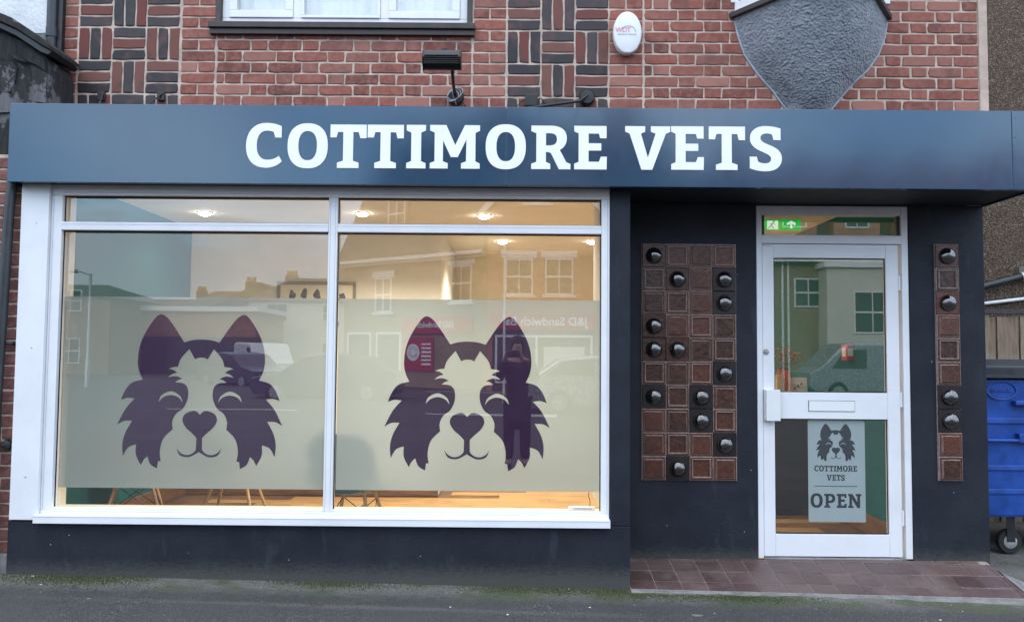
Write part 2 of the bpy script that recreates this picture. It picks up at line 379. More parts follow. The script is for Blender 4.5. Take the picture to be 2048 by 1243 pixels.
    m, t, b, o = mat_new('fence_wood'); wv = world_vec(t); oi = t.nodes.new('ShaderNodeObjectInfo')
    n1 = noise(t, 9, 6, 0.65, wv, (6, 6, 0.5)); n2 = noise(t, 3.5, 4, 0.6, wv, (1, 1, 0.6))
    c = mixc(t, oi.outputs['Random'], (0.20, 0.125, 0.075), (0.30, 0.235, 0.17))
    c = mixc(t, ramp(t, n1, 0.45, 0.7, 0, 0.7), c, (0.09, 0.06, 0.042)); c = mixc(t, ramp(t, n2, 0.55, 0.7, 0, 0.6), c, (0.34, 0.30, 0.24))
    t.links.new(c, b.inputs['Base Color']); b.inputs['Roughness'].default_value = 0.85; bump(t, b, n1, 0.5, 0.006); M['fence_wood'] = m
    m, t, b, o = mat_new('rotten_wood'); wv = world_vec(t)
    n1 = noise(t, 7, 7, 0.7, wv, (5, 5, 1)); n2 = noise(t, 4.5, 6, 0.7, wv)
    c = mixc(t, ramp(t, n1, 0.3, 0.7), (0.005, 0.005, 0.006), (0.024, 0.024, 0.025))
    c = mixc(t, ramp(t, n2, 0.53, 0.58, 0, 0.8), c, mixc(t, n1, (0.05, 0.05, 0.053), (0.24, 0.24, 0.255)))
    t.links.new(c, b.inputs['Base Color']); b.inputs['Roughness'].default_value = 0.8; bump(t, b, n1, 0.9, 0.015); M['rotten_wood'] = m
    m, t, b, o = mat_new('oak_floor'); wv = world_vec(t)
    n1 = noise(t, 6, 7, 0.65, wv, (0.6, 5, 1)); n2 = noise(t, 2.0, 4, 0.5, wv)
    c = mixc(t, ramp(t, n1, 0.3, 0.72), (0.30, 0.165, 0.06), (0.50, 0.30, 0.12)); c = mixc(t, ramp(t, n2, 0.5, 0.75, 0, 0.5), c, (0.22, 0.11, 0.04))
    t.links.new(c, b.inputs['Base Color']); b.inputs['Roughness'].default_value = 0.42; bump(t, b, n1, 0.15, 0.003); M['oak_floor'] = m
    M['oak_skirting'] = simple('oak_skirting', (0.16, 0.075, 0.03), 0.5, var=0.4, nscale=7, stretch=(0.5, 0.5, 6), bmp=0.2)
    M['beech'] = simple('beech', (0.52, 0.34, 0.19), 0.45, var=0.15, nscale=10)
    M['cream_wall'] = simple('cream_wall', (0.74, 0.69, 0.57), 0.9, var=0.04, nscale=3)
    M['teal_wall'] = simple('teal_wall', (0.013, 0.105, 0.108), 0.95, var=0.06, nscale=3, spec=.15)
    M['ceiling_white'] = simple('ceiling_white', (0.78, 0.76, 0.70), 0.9, var=0.03, nscale=3)
    M['white_render'] = simple('white_render', (0.70, 0.72, 0.74), 0.85, var=0.1, nscale=6, bmp=0.8, bscale=45, bdist=0.012)
    M['grey_cement'] = simple('grey_cement', (0.16, 0.18, 0.20), 0.9, var=0.25, nscale=10, bmp=0.7, bscale=60, bdist=0.008)
    M['stone_cream'] = simple('stone_cream', (0.52, 0.40, 0.33), 0.85, var=0.15, nscale=12, bmp=0.6, bscale=90, bdist=0.005)
build_materials()

# ------------------------------------------------------------------ mesh helpers
class MB:
    def __init__(s): s.v = []; s.f = []; s.mi = []; s.cur = 0
    def add(s, vs, fs):
        o = len(s.v); s.v += [tuple(map(float, q)) for q in vs]
        for f in fs: s.f.append(tuple(i + o for i in f)); s.mi.append(s.cur)
        return s
    def box(s, x0, x1, y0, y1, z0, z1):
        return s.add([(x0, y0, z0), (x1, y0, z0), (x1, y1, z0), (x0, y1, z0), (x0, y0, z1), (x1, y0, z1), (x1, y1, z1), (x0, y1, z1)],
                     [(0, 3, 2, 1), (4, 5, 6, 7), (0, 1, 5, 4), (1, 2, 6, 5), (2, 3, 7, 6), (3, 0, 4, 7)])
    def prism(s, poly, y0, y1):
        """poly in (x,z) counter-clockwise seen from -y, pushed from y0 to y1"""
        n = len(poly)
        vs = [(x, y0, z) for x, z in poly] + [(x, y1, z) for x, z in poly]
        fs = [tuple(range(n)), tuple(range(2 * n - 1, n - 1, -1))]
        for i in range(n):
            j = (i + 1) % n; fs.append((i, i + n, j + n, j))
        return s.add(vs, fs)
    def extrude(s, poly3, d):
        n = len(poly3); d = Vector(d)
        vs = [tuple(Vector(q)) for q in poly3] + [tuple(Vector(q) + d) for q in poly3]
        fs = [tuple(range(n)), tuple(range(2 * n - 1, n - 1, -1))]
        for i in range(n):
            j = (i + 1) % n; fs.append((i, i + n, j + n, j))
        return s.add(vs, fs)
    def tube(s, pts, r, n=10, caps=True):
        pts = [Vector(q) for q in pts]; k = len(pts)
        rs = r if isinstance(r, (list, tuple)) else [r] * k
        vs = []; up = None
        for i, q in enumerate(pts):
            d = (pts[min(i + 1, k - 1)] - pts[max(i - 1, 0)]).normalized()
            a = Vector((0, 0, 1)) if abs(d.z) < 0.95 else Vector((0, 1, 0))
            if up is None: up = (a - d * a.dot(d)).normalized()
            else: up = (up - d * up.dot(d)).normalized()
            side = d.cross(up)
            for j in range(n):
                th = 2 * math.pi * j / n
                vs.append(q + (up * math.cos(th) + side * math.sin(th)) * rs[i])
        fs = []
        for i in range(k - 1):
            for j in range(n):
                j2 = (j + 1) % n
                fs.append((i * n + j, i * n + j2, (i + 1) * n + j2, (i + 1) * n + j))
        if caps:
            fs.append(tuple(range(n - 1, -1, -1))); fs.append(tuple(range((k - 1) * n, k * n)))
        return s.add(vs, fs)
    def lathe(s, prof, c, axis='z', n=24):
        """prof: (radius, height) list"""
        vs = []; c = Vector(c)
        for r, h in prof:
            for j in range(n):
                th = 2 * math.pi * j / n; a, b_ = r * math.cos(th), r * math.sin(th)
                q = {'z': (a, b_, h), 'y': (a, h, b_), 'x': (h, a, b_)}[axis]
                vs.append(c + Vector(q))
        fs = []
        for i in range(len(prof) - 1):
            for j in range(n):
                j2 = (j + 1) % n
                q = (i * n + j, i * n + j2, (i + 1) * n + j2, (i + 1) * n + j)
                fs.append(q if axis == 'z' else q[::-1])
        fs.append(tuple(range(n))); fs.append(tuple(range((len(prof) - 1) * n, len(prof) * n)))
        return s.add(vs, fs)
    def mesh(s, name, mats, bevel=0.0, smooth=False, segs=2):
        me = bpy.data.meshes.new(name); me.from_pydata(s.v, [], s.f)
        for m in (mats if isinstance(mats, (list, tuple)) else [mats]): me.materials.append(m)
        for p_, i in zip(me.polygons, s.mi): p_.material_index = i
        bm = bmesh.new(); bm.from_mesh(me)
        bmesh.ops.recalc_face_normals(bm, faces=bm.faces)
        if bevel:
            es = [e for e in bm.edges if len(e.link_faces) == 2 and e.calc_face_angle(0) > 0.5]
            bmesh.ops.bevel(bm, geom=es, offset=bevel, segments=segs, profile=0.6, affect='EDGES', clamp_overlap=True)
        bm.to_mesh(me); bm.free()
        if smooth:
            for p_ in me.polygons: p_.use_smooth = True
            try: me.set_sharp_from_angle(angle=R_(42))
            except Exception: pass
        me.update()
        return me
    def build(s, name, mats, parent=None, bevel=0.0, smooth=False, segs=2):
        return link(name, s.mesh(name, mats, bevel, smooth, segs), parent)
def link(name, me, parent=None, loc=None):
    o = bpy.data.objects.new(name, me); COL.objects.link(o)
    if parent is not None:
        o.parent = parent; o.matrix_parent_inverse = Matrix.Translation(-root_loc(parent))
    if loc is not None: o.location = loc
    return o
def root_loc(o):
    v = Vector(o.location)
    # parts are authored in world space: undo the parent's whole translation
    if o.parent is not None and o.type == 'EMPTY': v = v + root_loc(o.parent)
    elif o.parent is not None: v = v
    return v
def thing(name, label, cat, loc=(0, 0, 0), group=None):
    o = bpy.data.objects.new(name, None); COL.objects.link(o); o.location = loc; o.empty_display_size = 0.1
    tag(o, label, cat, group); return o
def tag(o, label, cat, group=None):
    o['label'] = label; o['category'] = cat
    if group: o['group'] = group
    return o
def struct(o, label=None):
    o['kind'] = 'structure'
    if label: o['label'] = label
    return o

# ---- flat outlines with holes
def bez(p0, p1, p2, p3, n=8):
    return [tuple((1 - t) ** 3 * a + 3 * (1 - t) ** 2 * t * b + 3 * (1 - t) * t * t * c + t ** 3 * d for a, b, c, d in zip(p0, p1, p2, p3))
            for t in [i / n for i in range(1, n + 1)]]
def outline(pts, n=6):
    """closed outline; points with a third item are corners, the others are passed smoothly"""
    k = len(pts); out = []
    start = next((i for i in range(k) if len(pts[i]) == 3), 0)
    pts = pts[start:] + pts[:start]
    for i in range(k):
        p1, p2 = pts[i], pts[(i + 1) % k]
        p0 = pts[i - 1] if len(p1) == 2 else p1
        p3 = pts[(i + 2) % k] if len(p2) == 2 else p2
        if len(p1) == 3 and len(p2) == 3:
            out.append(p1[:2]); continue
        for j in range(n):
            t = j / n
            q = []
            for a, b_, c, d in zip(p0[:2], p1[:2], p2[:2], p3[:2]):
                q.append(0.5 * ((2 * b_) + (-a + c) * t + (2 * a - 5 * b_ + 4 * c - d) * t * t + (-a + 3 * b_ - 3 * c + d) * t ** 3))
            out.append(tuple(q))
    return out
def flat(name, rings, thick, material):
    """rings in metres (x right, y up) -> mesh facing -y, back at y=0, front at y=-thick"""
    cu = bpy.data.curves.new(name, 'CURVE'); cu.dimensions = '2D'; cu.fill_mode = 'BOTH'; cu.extrude = thick / 2
    for r in rings:
        sp = cu.splines.new('POLY'); sp.points.add(len(r) - 1)
        for i, (x, y) in enumerate(r): sp.points[i].co = (x, y, 0, 1)
        sp.use_cyclic_u = True
    return curve_mesh(name, cu, thick, material)
def curve_mesh(name, cu, thick, material):
    o = bpy.data.objects.new(name, cu); COL.objects.link(o)
    dg = bpy.context.evaluated_depsgraph_get(); dg.update()
    me = bpy.data.meshes.new_from_object(o.evaluated_get(dg)); me.name = name
    COL.objects.unlink(o); bpy.data.objects.remove(o); bpy.data.curves.remove(cu)
    for v in me.vertices: v.co = (v.co.x, -v.co.z - thick / 2, v.co.y)
    for p_ in me.polygons: p_.use_smooth = False
    me.materials.clear(); me.materials.append(material)
    return me
def text_mesh(name, txt, size, thick, material, bold=0.0, spacing=1.0):
    cu = bpy.data.curves.new(name, 'FONT'); cu.body = txt; cu.size = size; cu.align_x = 'CENTER'; cu.align_y = 'CENTER'
    cu.extrude = thick / 2; cu.offset = bold; cu.space_character = spacing
    return curve_mesh(name, cu, thick, material)

def superell(cx, cy, a, b, n=48, e=2.35):
    r = []
    for i in range(n):
        t = 2 * math.pi * i / n; c, s_ = math.cos(t), math.sin(t)
        r.append((cx + a * math.copysign(abs(c) ** (2 / e), c), cy + b * math.copysign(abs(s_) ** (2 / e), s_)))
    return r
GL = {}   # slab-serif capitals; x right, y down, cap height 330
GL['T'] = (272, [[(0, 0), (272, 0), (272, 103), (225, 103), (213, 57), (172, 57), (172, 275), (215, 290), (215, 330), (53, 330), (53, 290), (97, 275), (97, 57), (57, 57), (46, 98), (0, 98)]])
GL['I'] = (145, [[(0, 0), (145, 0), (145, 42), (110, 58), (110, 275), (145, 290), (145, 330), (0, 330), (0, 290), (36, 275), (36, 58), (0, 42)]])
GL['M'] = (375, [[(0, 0), (122, 0), (190, 152), (262, 0), (375, 0), (375, 42), (342, 58), (342, 275), (375, 290), (375, 330), (235, 330), (235, 290), (272, 275), (274, 108), (210, 243), (158, 243), (98, 116), (98, 275), (135, 290), (135, 330), (0, 330), (0, 290), (35, 275), (35, 58), (0, 42)]])
GL['O'] = (303, [superell(151, 161, 151, 171), superell(151, 160, 70, 111)])
GL['C'] = (272, [[(266, 12)] + bez((266, 12), (232, -6), (190, -13), (150, -13)) + bez((150, -13), (52, -13), (0, 60), (0, 160)) + bez((0, 160), (0, 268), (58, 328), (150, 328)) + bez((150, 328), (205, 328), (246, 306), (272, 278)) + [(248, 237)] + bez((248, 237), (226, 256), (198, 267), (160, 267)) + bez((160, 267), (106, 267), (80, 222), (80, 158)) + bez((80, 158), (80, 92), (104, 46), (158, 46)) + bez((158, 46), (178, 46), (192, 49), (206, 55)) + [(220, 98), (266, 98)]])
GL['R'] = (295, [[(0, 0), (150, 0)] + bez((150, 0), (226, 0), (267, 36), (267, 94)) + bez((267, 94), (267, 136), (248, 166), (214, 183)) + [(262, 275), (295, 290), (295, 330), (208, 330), (156, 224)] + bez((156, 224), (148, 205), (140, 200), (124, 200), 4) + [(110, 200), (110, 275), (143, 290), (143, 330), (0, 330), (0, 290), (38, 275), (38, 58), (0, 42)],
                 [(110, 57), (140, 57)] + bez((140, 57), (176, 57), (193, 72), (193, 103)) + bez((193, 103), (193, 134), (174, 150), (140, 150)) + [(110, 150)]])
GL['P'] = (275, [[(0, 0), (150, 0)] + bez((150, 0), (232, 0), (275, 38), (275, 108)) + bez((275, 108), (275, 178), (230, 216), (150, 216)) + [(112, 216), (112, 275), (150, 290), (150, 330), (0, 330), (0, 290), (38, 275), (38, 58), (0, 42)],
                 [(112, 57), (140, 57)] + bez((140, 57), (182, 57), (200, 74), (200, 108)) + bez((200, 108), (200, 142), (180, 160), (140, 160)) + [(112, 160)]])
GL['E'] = (245, [[(0, 0), (243, 0), (243, 93), (195, 93), (185, 58), (108, 58), (108, 132), (203, 132), (203, 187), (108, 187), (108, 272), (185, 272), (200, 233), (245, 233), (243, 330), (0, 330), (0, 288), (33, 273), (33, 58), (0, 42)]])
GL['V'] = (338, [[(0, 0), (150, 0), (150, 42), (118, 56), (170, 238), (228, 56), (193, 42), (193, 0), (338, 0), (338, 42), (305, 56), (203, 330), (122, 330), (33, 56), (0, 42)]])
GL['N'] = (330, [[(0, 0), (112, 0), (228, 196), (228, 58), (190, 42), (190, 0), (330, 0), (330, 42), (298, 58), (298, 330), (226, 330), (98, 120), (98, 275), (135, 290), (135, 330), (0, 330), (0, 290), (33, 275), (33, 58), (0, 42)]])
GL['S'] = (240, [[(232, 15), (232, 103), (180, 103), (167, 60)] + bez((167, 60), (152, 54), (136, 52), (122, 53)) + bez((122, 53), (96, 55), (80, 68), (80, 88)) + bez((80, 88), (80, 112), (110, 126), (150, 142)) + bez((150, 142), (206, 164), (240, 190), (240, 242)) + bez((240, 242), (240, 304), (194, 340), (118, 340)) + bez((118, 340), (72, 340), (36, 332), (0, 318)) + [(0, 230), (52, 230), (62, 268)] + bez((62, 268), (78, 276), (94, 280), (112, 280)) + bez((112, 280), (142, 280), (160, 268), (160, 246)) + bez((160, 246), (160, 222), (130, 208), (92, 192)) + bez((92, 192), (36, 168), (2, 142), (2, 92)) + bez((2, 92), (2, 34), (46, -3), (118, -3)) + bez((118, -3), (158, -3), (196, 3), (232, 15))[:-1]])
def glyph_rings(ch, s):
    return [[(x * s, (330 - y) * s) for x, y in r] for r in GL[ch][1]]
def word_rings(txt, capm, gap=22):
    s = capm / 330; x = 0; out = []
    for ch in txt:
        if ch == ' ': x += 110; continue
        for r in GL[ch][1]: out.append([((q + x) * s, (330 - y) * s) for q, y in r])
        x += GL[ch][0] + gap
    wd = (x - gap) * s
    return [[(q - wd / 2, y) for q, y in r] for r in out], wd

_half = [(627, 252), (560, 257), (502, 273, 1), (430, 165), (378, 100), (330, 75), (285, 110), (225, 205), (188, 300), (176, 405), (188, 480), (215, 538, 1), (140, 560), (95, 612), (65, 682, 1), (112, 667), (163, 672, 1), (100, 745), (43, 857, 1), (92, 830), (150, 828, 1), (105, 910), (86, 990), (92, 1075, 1), (128, 1015), (183, 993, 1), (184, 1065), (220, 1137, 1), (240, 1100), (265, 1075, 1), (288, 1130), (335, 1160, 1), (341, 1110, 1), (360, 1108, 1), (352, 1035), (375, 950), (438, 885, 1), (434, 830), (460, 775), (508, 737), (538, 670), (536, 600), (505, 563), (445, 556, 1), (470, 538), (497, 530, 1), (450, 512), (393, 520, 1), (425, 497), (458, 487, 1), (430, 468), (398, 460, 1), (428, 449), (462, 446, 1), (482, 388), (540, 320, 1), (582, 393, 1), (600, 383), (627, 380)]
def dog_rings(s):
    L = [q for q in _half]
    Rr = [((1254 - q[0],) + tuple(q[1:])) for q in _half[::-1]]
    ring = L + Rr[1:-1]                 # shares the two centre points
    rings = [outline(ring, 7)]
    eye = [(333, 695, 1), (352, 648), (418, 618), (482, 650), (502, 698, 1), (472, 662), (420, 645), (366, 660)]
    rings.append(outline(eye, 7)); rings.append(outline([((1254 - q[0],) + tuple(q[1:])) for q in eye[::-1]], 7))
    nh = [(627, 783, 1), (603, 760), (572, 756), (522, 778), (505, 822), (530, 872), (575, 912), (607, 945, 1), (606, 1000), (603, 1030), (575, 1056), (535, 1064), (495, 1048), (468, 1015, 1), (486, 1058), (515, 1076), (560, 1078), (600, 1060), (627, 1043, 1)]
    nose = nh + [((1254 - q[0],) + tuple(q[1:])) for q in nh[::-1]][1:-1]
    rings.append(outline(nose, 6))
    return [[((x - 627) * s, (1160 - y) * s) for x, y in r] for r in rings]

# ==================================================================================== THE SHOP BUILDING
YW, YB, YF = 0.46, 0.40, -0.12       # recess wall, upper brick face, sign face (shop-front plane is y = 0)
shop = thing('shop_building', 'red brick building with navy painted shop front and white framed display window', 'building', (0, 0, 0))

def gz(x):                            # pavement level along the front
    return -0.0677 - 0.0157 * max(-6, min(6, x))

# ---- key levels and edges from the photograph
X_GL0 = P(112, 700, 0)[0]; X_FR0 = P(90, 700, 0)[0]; X_PAN0 = P(33.5, 700, 0)[0]
X_MU0, X_MU1 = P(651, 700, 0)[0], P(669, 700, 0)[0]
X_GL1, X_FR1 = P(1203, 700, 0)[0], P(1219.6, 700, 0)[0]
X_PIER = P(1261, 760, 0)[0]
Z_TOP = P(640, 377, 0)[1]; Z_G0 = P(640, 395, 0.03)[1]; Z_TR1 = P(640, 446.5, 0)[1]; Z_TR0 = P(640, 463, 0)[1]
Z_GB = P(640, 1021.5, 0.03)[1]; Z_SILL1 = P(640, 1032, 0)[1]; Z_SILL0 = P(640, 1051, -0.04)[1]
Z_FILM1 = P(640, 596.5, 0.07)[1]; Z_FILM0 = P(640, 978, 0.07)[1]
X_S0 = P(17, 290, YF)[0]; X_S1 = 3.085
Z_S1 = P(1024, 214, YF)[1]; Z_S0 = P(1024, 371.5, YF)[1]
X_END = P(1973, 760, YW)[0]

# ---- sign first (needs the outline converter while the scene is small)
sign = thing('shop_sign', 'long dark blue fascia sign with white slab serif lettering above the shop window', 'sign', (0, YF, Z_S0))
X_SEAM = P(1013, 290, YF)[0]; X_SEAM2 = P(2024, 290, YF)[0]
for a_, b_ in ((X_S0, X_SEAM - 0.001), (X_SEAM + 0.001, X_SEAM2 - 0.001), (X_SEAM2 + 0.001, X_S1)):
    MB().box(a_, b_, YF, YF + 0.03, Z_S0, Z_S1).build('sign_panel', M['blue_sheet'], sign, bevel=0.0025)
m_ = MB(); m_.box(X_S0 + 0.004, X_S1 - 0.004, YF + 0.031, YB - 0.002, Z_S1 - 0.03, Z_S1 - 0.004)
m_.build('top_board', M['blue_dark'], sign)
m_ = MB(); m_.box(X_S0 + 0.004, X_S1 - 0.004, YF + 0.031, YF + 0.05, Z_S0 + 0.004, Z_S1 - 0.031); m_.build('backing', M['blue_dark'], sign)
MB().box(X_S0 + 0.004, X_S1 - 0.004, YF + 0.051, YW - 0.002, Z_S0 + 0.012, Z_S0 + 0.03).build('soffit_board', M['blue_dark'], sign)
MB().box(X_S0 + 0.001, X_S0 + 0.0035, YF + 0.031, YB, Z_S0, Z_S1).build('end_panel', M['blue_sheet'], sign)
MB().box(X_S1 - 0.0035, X_S1 - 0.001, YF + 0.031, YW, Z_S0, Z_S1).build('end_panel', M['blue_sheet'], sign)
mpp = (YF - CAM[1]) / F_PX * 1.002        # metres per photo pixel on the sign face
ls = mpp / 3.724
for ch, px, py in (('C', 491.3, 336), ('O', 574.5, 336), ('T', 659.9, 336), ('T', 734.5, 336.4), ('I', 812.4, 336.8), ('M', 859.4, 337), ('O', 970.9, 338), ('R', 1062.2, 338.3),
                   ('E', 1148.2, 338.8), ('V', 1250.2, 339.4), ('E', 1342.3, 339.6), ('T', 1417.5, 340), ('S', 1499.4, 340)):
    x_, z_ = P(px, py, YF)
    me = flat('letter', glyph_rings(ch, ls), 0.004, M['letter_white'])
    link('letter', me, sign, (x_, YF - 0.0005, Z_S0 + (P(1024, 371.5, YF)[1] * 0 + 0) + (z_ - Z_S0)))
for px, py in ((2031, 236), (2031, 275), (2031, 316), (2031, 366), (1018, 372), (2019, 366)):
    x_, z_ = P(px, py, YF)
    MB().lathe([(0.004, 0), (0.004, -0.001), (0.002, -0.0022)], (x_, YF - 0.0003, z_), 'y', 10).build('rivet', M['blue_sheet'], sign, smooth=True)

# ---- dog emblem meshes (also used on the door notice)
DOG_S = (0.07 - CAM[1]) / F_PX / 3.551
dog_big = flat('dog_emblem', dog_rings(DOG_S), 0.0008, M['decal_dark'])
DOOR_MPP = (YW + 0.02 - CAM[1]) / F_PX
dog_small = flat('dog_emblem', dog_rings(DOOR_MPP * 78 / (1183 - 43)), 0.0006, M['slate_ink'])
W_COT = word_rings('COTTIMORE', DOOR_MPP * 11.3, 30); W_VET = word_rings('VETS', DOOR_MPP * 11.3, 30); W_OPN = word_rings('OPEN', DOOR_MPP * 27.5, 36)
fit_ = lambda wr, wpx: [[(x * wpx * DOOR_MPP / wr[1], y) for x, y in r] for r in wr[0]]
me_cot = flat('lettering', fit_(W_COT, 85), 0.0006, M['slate_ink'])
me_vet = flat('lettering', fit_(W_VET, 36), 0.0006, M['slate_ink'])
me_opn = flat('lettering', fit_(W_OPN, 101), 0.0006, M['slate_ink'])
M['wot_pink'] = simple('wot_pink', (0.70, 0.34, 0.44), 0.5); M['wot_grey'] = simple('wot_grey', (0.25, 0.25, 0.28), 0.5)
me_wot = text_mesh('lettering', 'WDT', 0.045, 0.0008, M['wot_pink'], 0.0016, 0.85)
me_sec = text_mesh('lettering', 'SECURITY GROUP', 0.0125, 0.0008, M['wot_grey'], 0.0002, 1.25)
M['sign_red'] = simple('sign_red', (0.42, 0.018, 0.03), 0.45, var=0.1)
me_jd1 = text_mesh('lettering', 'J&D Sandwich Bar', 0.44, 0.01, M['letter_white'], 0.008)
me_jd2 = text_mesh('lettering', 'J&D Sandwich', 0.34, 0.01, M['letter_white'], 0.006)
me_van = text_mesh('lettering', 'FRFS', 0.36, 0.004, M['slate_ink'], 0.006)

# ------------------------------------------------------------------ bricks
_bc = {}
def brick_mesh(L, H, mat, var):
    key = (round(L, 3), round(H, 3), mat, var)
    if key in _bc: return _bc[key]
    rnd = random.Random(hash((round(L, 3), round(H, 3), var)) & 0xffff)
    n = max(2, int(L / 0.045)); k = 2
    edge = []
    for i in range(n): edge.append((-L / 2 + L * i / n, -H / 2))
    for i in range(k): edge.append((L / 2, -H / 2 + H * i / k))
    for i in range(n): edge.append((L / 2 - L * i / n, H / 2))
    for i in range(k): edge.append((-L / 2, H / 2 - H * i / k))
    N = len(edge)
    j = [(x + rnd.uniform(-.0024, .0024), z + rnd.uniform(-.0022, .0022)) for x, z in edge]
    corner = [0, n, n + k, 2 * n + k]
    for c in corner:
        if rnd.random() < 0.5:
            x, z = j[c]; s_ = rnd.uniform(0.015, 0.05); j[c] = (x * (1 - s_), z * (1 - s_ * 2.4))
    vs = [(x, 0.04, z) for x, z in j] + [(x, 0.0035 + rnd.uniform(-.001, .001), z) for x, z in j] + [(x * (1 - 0.006 / L * 2), rnd.uniform(-.0006, .0006), z * (1 - 0.006 / H * 1.3)) for x, z in j]
    fs = []
    for r_ in range(2):
        for i in range(N):
            i2 = (i + 1) % N
            fs.append((r_ * N + i, r_ * N + i2, (r_ + 1) * N + i2, (r_ + 1) * N + i))
    fs.append(tuple(range(2 * N, 3 * N)))
    b_ = MB(); b_.add(vs, fs)
    me = b_.mesh('brick', M[mat]); _bc[key] = me
    return me
JO = 0.0115
upper_wall = None
def put_brick(parent, x0, x1, z0, z1, yface, mat, vert=False):
    L, H = x1 - x0, z1 - z0
    if vert: L, H = H, L
    L = round(L / 0.004) * 0.004; H = round(H / 0.002) * 0.002
    o = bpy.data.objects.new('brick', brick_mesh(L, H, mat, random.randrange(4))); COL.objects.link(o); o.parent = parent
    o.location = ((x0 + x1) / 2 + random.uniform(-.001, .001), yface + random.uniform(-.0012, .0015), (z0 + z1) / 2)
    o.rotation_euler = (0, (R_(90) if vert else 0) + random.uniform(-.004, .004), 0)
    return o

WX0, WX1 = P(431, 30, YB)[0], P(945, 30, YB)[0]        # window opening upstairs
WZ0 = P(688, 50, YB)[1]
Z_WALL_TOP = 4.75
ub = MB()
ZB0 = Z_S0 + 0.1
MORT = YB + 0.006
XL, XR = P(95, 100, YB)[0], P(1957, 100, YB)[0]
ub.box(XL, WX0, MORT, MORT + 0.22, ZB0, Z_WALL_TOP); ub.box(WX1, XR, MORT, MORT + 0.22, ZB0, Z_WALL_TOP); ub.box(WX0, WX1, MORT, MORT + 0.22, ZB0, WZ0 - 0.02)
upper_wall = ub.build('upper_wall', M['mortar'], shop)
upper_wall['label'] = 'red brick upper wall with dark basket weave panels'
CH = 0.0747
zj0 = P(1024, 194.5, YB)[1]                       # a bed joint just above the sign
rows = []
k0 = -2
while zj0 + k0 * CH < P(1024, -45, YB)[1]:
    rows.append((k0, zj0 + k0 * CH)); k0 += 1
# bay outline at the wall (photo pixels)
BAY_L = [(36, 1468), (75, 1477), (110, 1489), (140, 1509), (160, 1525), (185, 1548), (218, 1574)]
BAY_R = [(36, 1774), (80, 1768), (110, 1756), (140, 1735), (160, 1713), (185, 1690), (218, 1660)]
def interp(tab, y):
    if y <= tab[0][0]: return tab[0][1]
    for (a, b_), (c, d) in zip(tab, tab[1:]):
        if y <= c: return b_ + (d - b_) * (y - a) / (c - a)
    return tab[-1][1]
def zpy(z):                                        # photo row of a height on the brick face near the bay
    return 218 + (P(1620, 218, YB)[1] - z) / ((P(1620, 118, YB)[1] - P(1620, 218, YB)[1]) / 100)
def flemish(x0, x1, shift, cutbay=False, top=None, mats=('brick_red',)):
    for k, z in rows:
        za, zb = z + JO / 2, z + CH - JO / 2
        if top is not None and zb > top + 0.03: continue
        odd = (k + shift) % 2
        seq = []
        x = x0
        if odd: units = [0.046, 0.102] + [0.215, 0.102] * 12
        else: units = [0.215, 0.102] * 13
        for u in units:
            if x >= x1 - 0.02: break
            e = min(x + u, x1)
            if x1 - e < 0.03: e = x1
            seq.append((x, e)); x = e + JO
        for a, b_ in seq:
            if cutbay:
                y_ = zpy((za + zb) / 2); bl = P(interp(BAY_L, y_), y_, YB)[0] + 0.004; br = P(interp(BAY_R, y_), y_, YB)[0] - 0.004
                if a < bl < b_: b_ = bl
                elif bl <= a and b_ <= br: continue
                if a < br < b_: a = br
                if b_ - a < 0.02: continue
            put_brick(upper_wall, a, b_, za, zb, YB, 'brick_red')
def pier_bond(x0, x1, shift):
    for k, z in rows:
        za, zb = z + JO / 2, z + CH - JO / 2
        if (k + shift) % 2: put_brick(upper_wall, x0, x1, za, zb, YB, 'brick_red')
        else:
            m2 = (x0 + x1) / 2
            put_brick(upper_wall, x0, m2 - JO / 2, za, zb, YB, 'brick_red'); put_brick(upper_wall, m2 + JO / 2, x1, za, zb, YB, 'brick_red')
def basket(x0, zoff):
    bw = 3 * CH
    r0 = -3
    for r in range(r0, 4):
        zb0 = zj0 + zoff + r * bw
        if zb0 + bw < Z_S1 - 0.22 or zb0 > rows[-1][1] + 0.12: continue
        for c in range(3):
            xa = x0 + c * bw
            vert = (r + c) % 2 == 1
            cols = random.choice((('brick_dark', 'brick_plum', 'brick_dark'), ('brick_dark', 'brick_plum', 'brick_dark'), ('brick_plum', 'brick_dark', 'brick_plum'), ('brick_dark', 'brick_dark', 'brick_plum')))
            for i in range(3):
                if vert:
                    a = xa + i * CH
                    put_brick(upper_wall, a + JO / 2, a + CH - JO / 2, zb0 + JO / 2, zb0 + bw - JO / 2, YB, cols[i], True)
                else:
                    b0 = zb0 + i * CH
                    put_brick(upper_wall, xa + JO / 2, xa + bw - JO / 2, b0 + JO / 2, b0 + CH - JO / 2, YB, cols[i])
bx = lambda px: P(px, 110, YB)[0]
for k, z in rows:                                  # end strip by the drainpipe
    put_brick(upper_wall, bx(153) - (0.148 if k % 2 else 0.130), bx(153), z + JO / 2, z + CH - JO / 2, YB, 'brick_red')
basket(bx(155.5), 0.004)
pier_bond(bx(363), bx(429), 0)
flemish(bx(434), bx(942.5), 0, top=WZ0 - 0.02)
pier_bond(bx(947), bx(1011), 1)
basket(bx(1014), 0.0)
pier_bond(bx(1219), bx(1285), 0)
flemish(bx(1289.5), bx(1956), 1, cutbay=True)

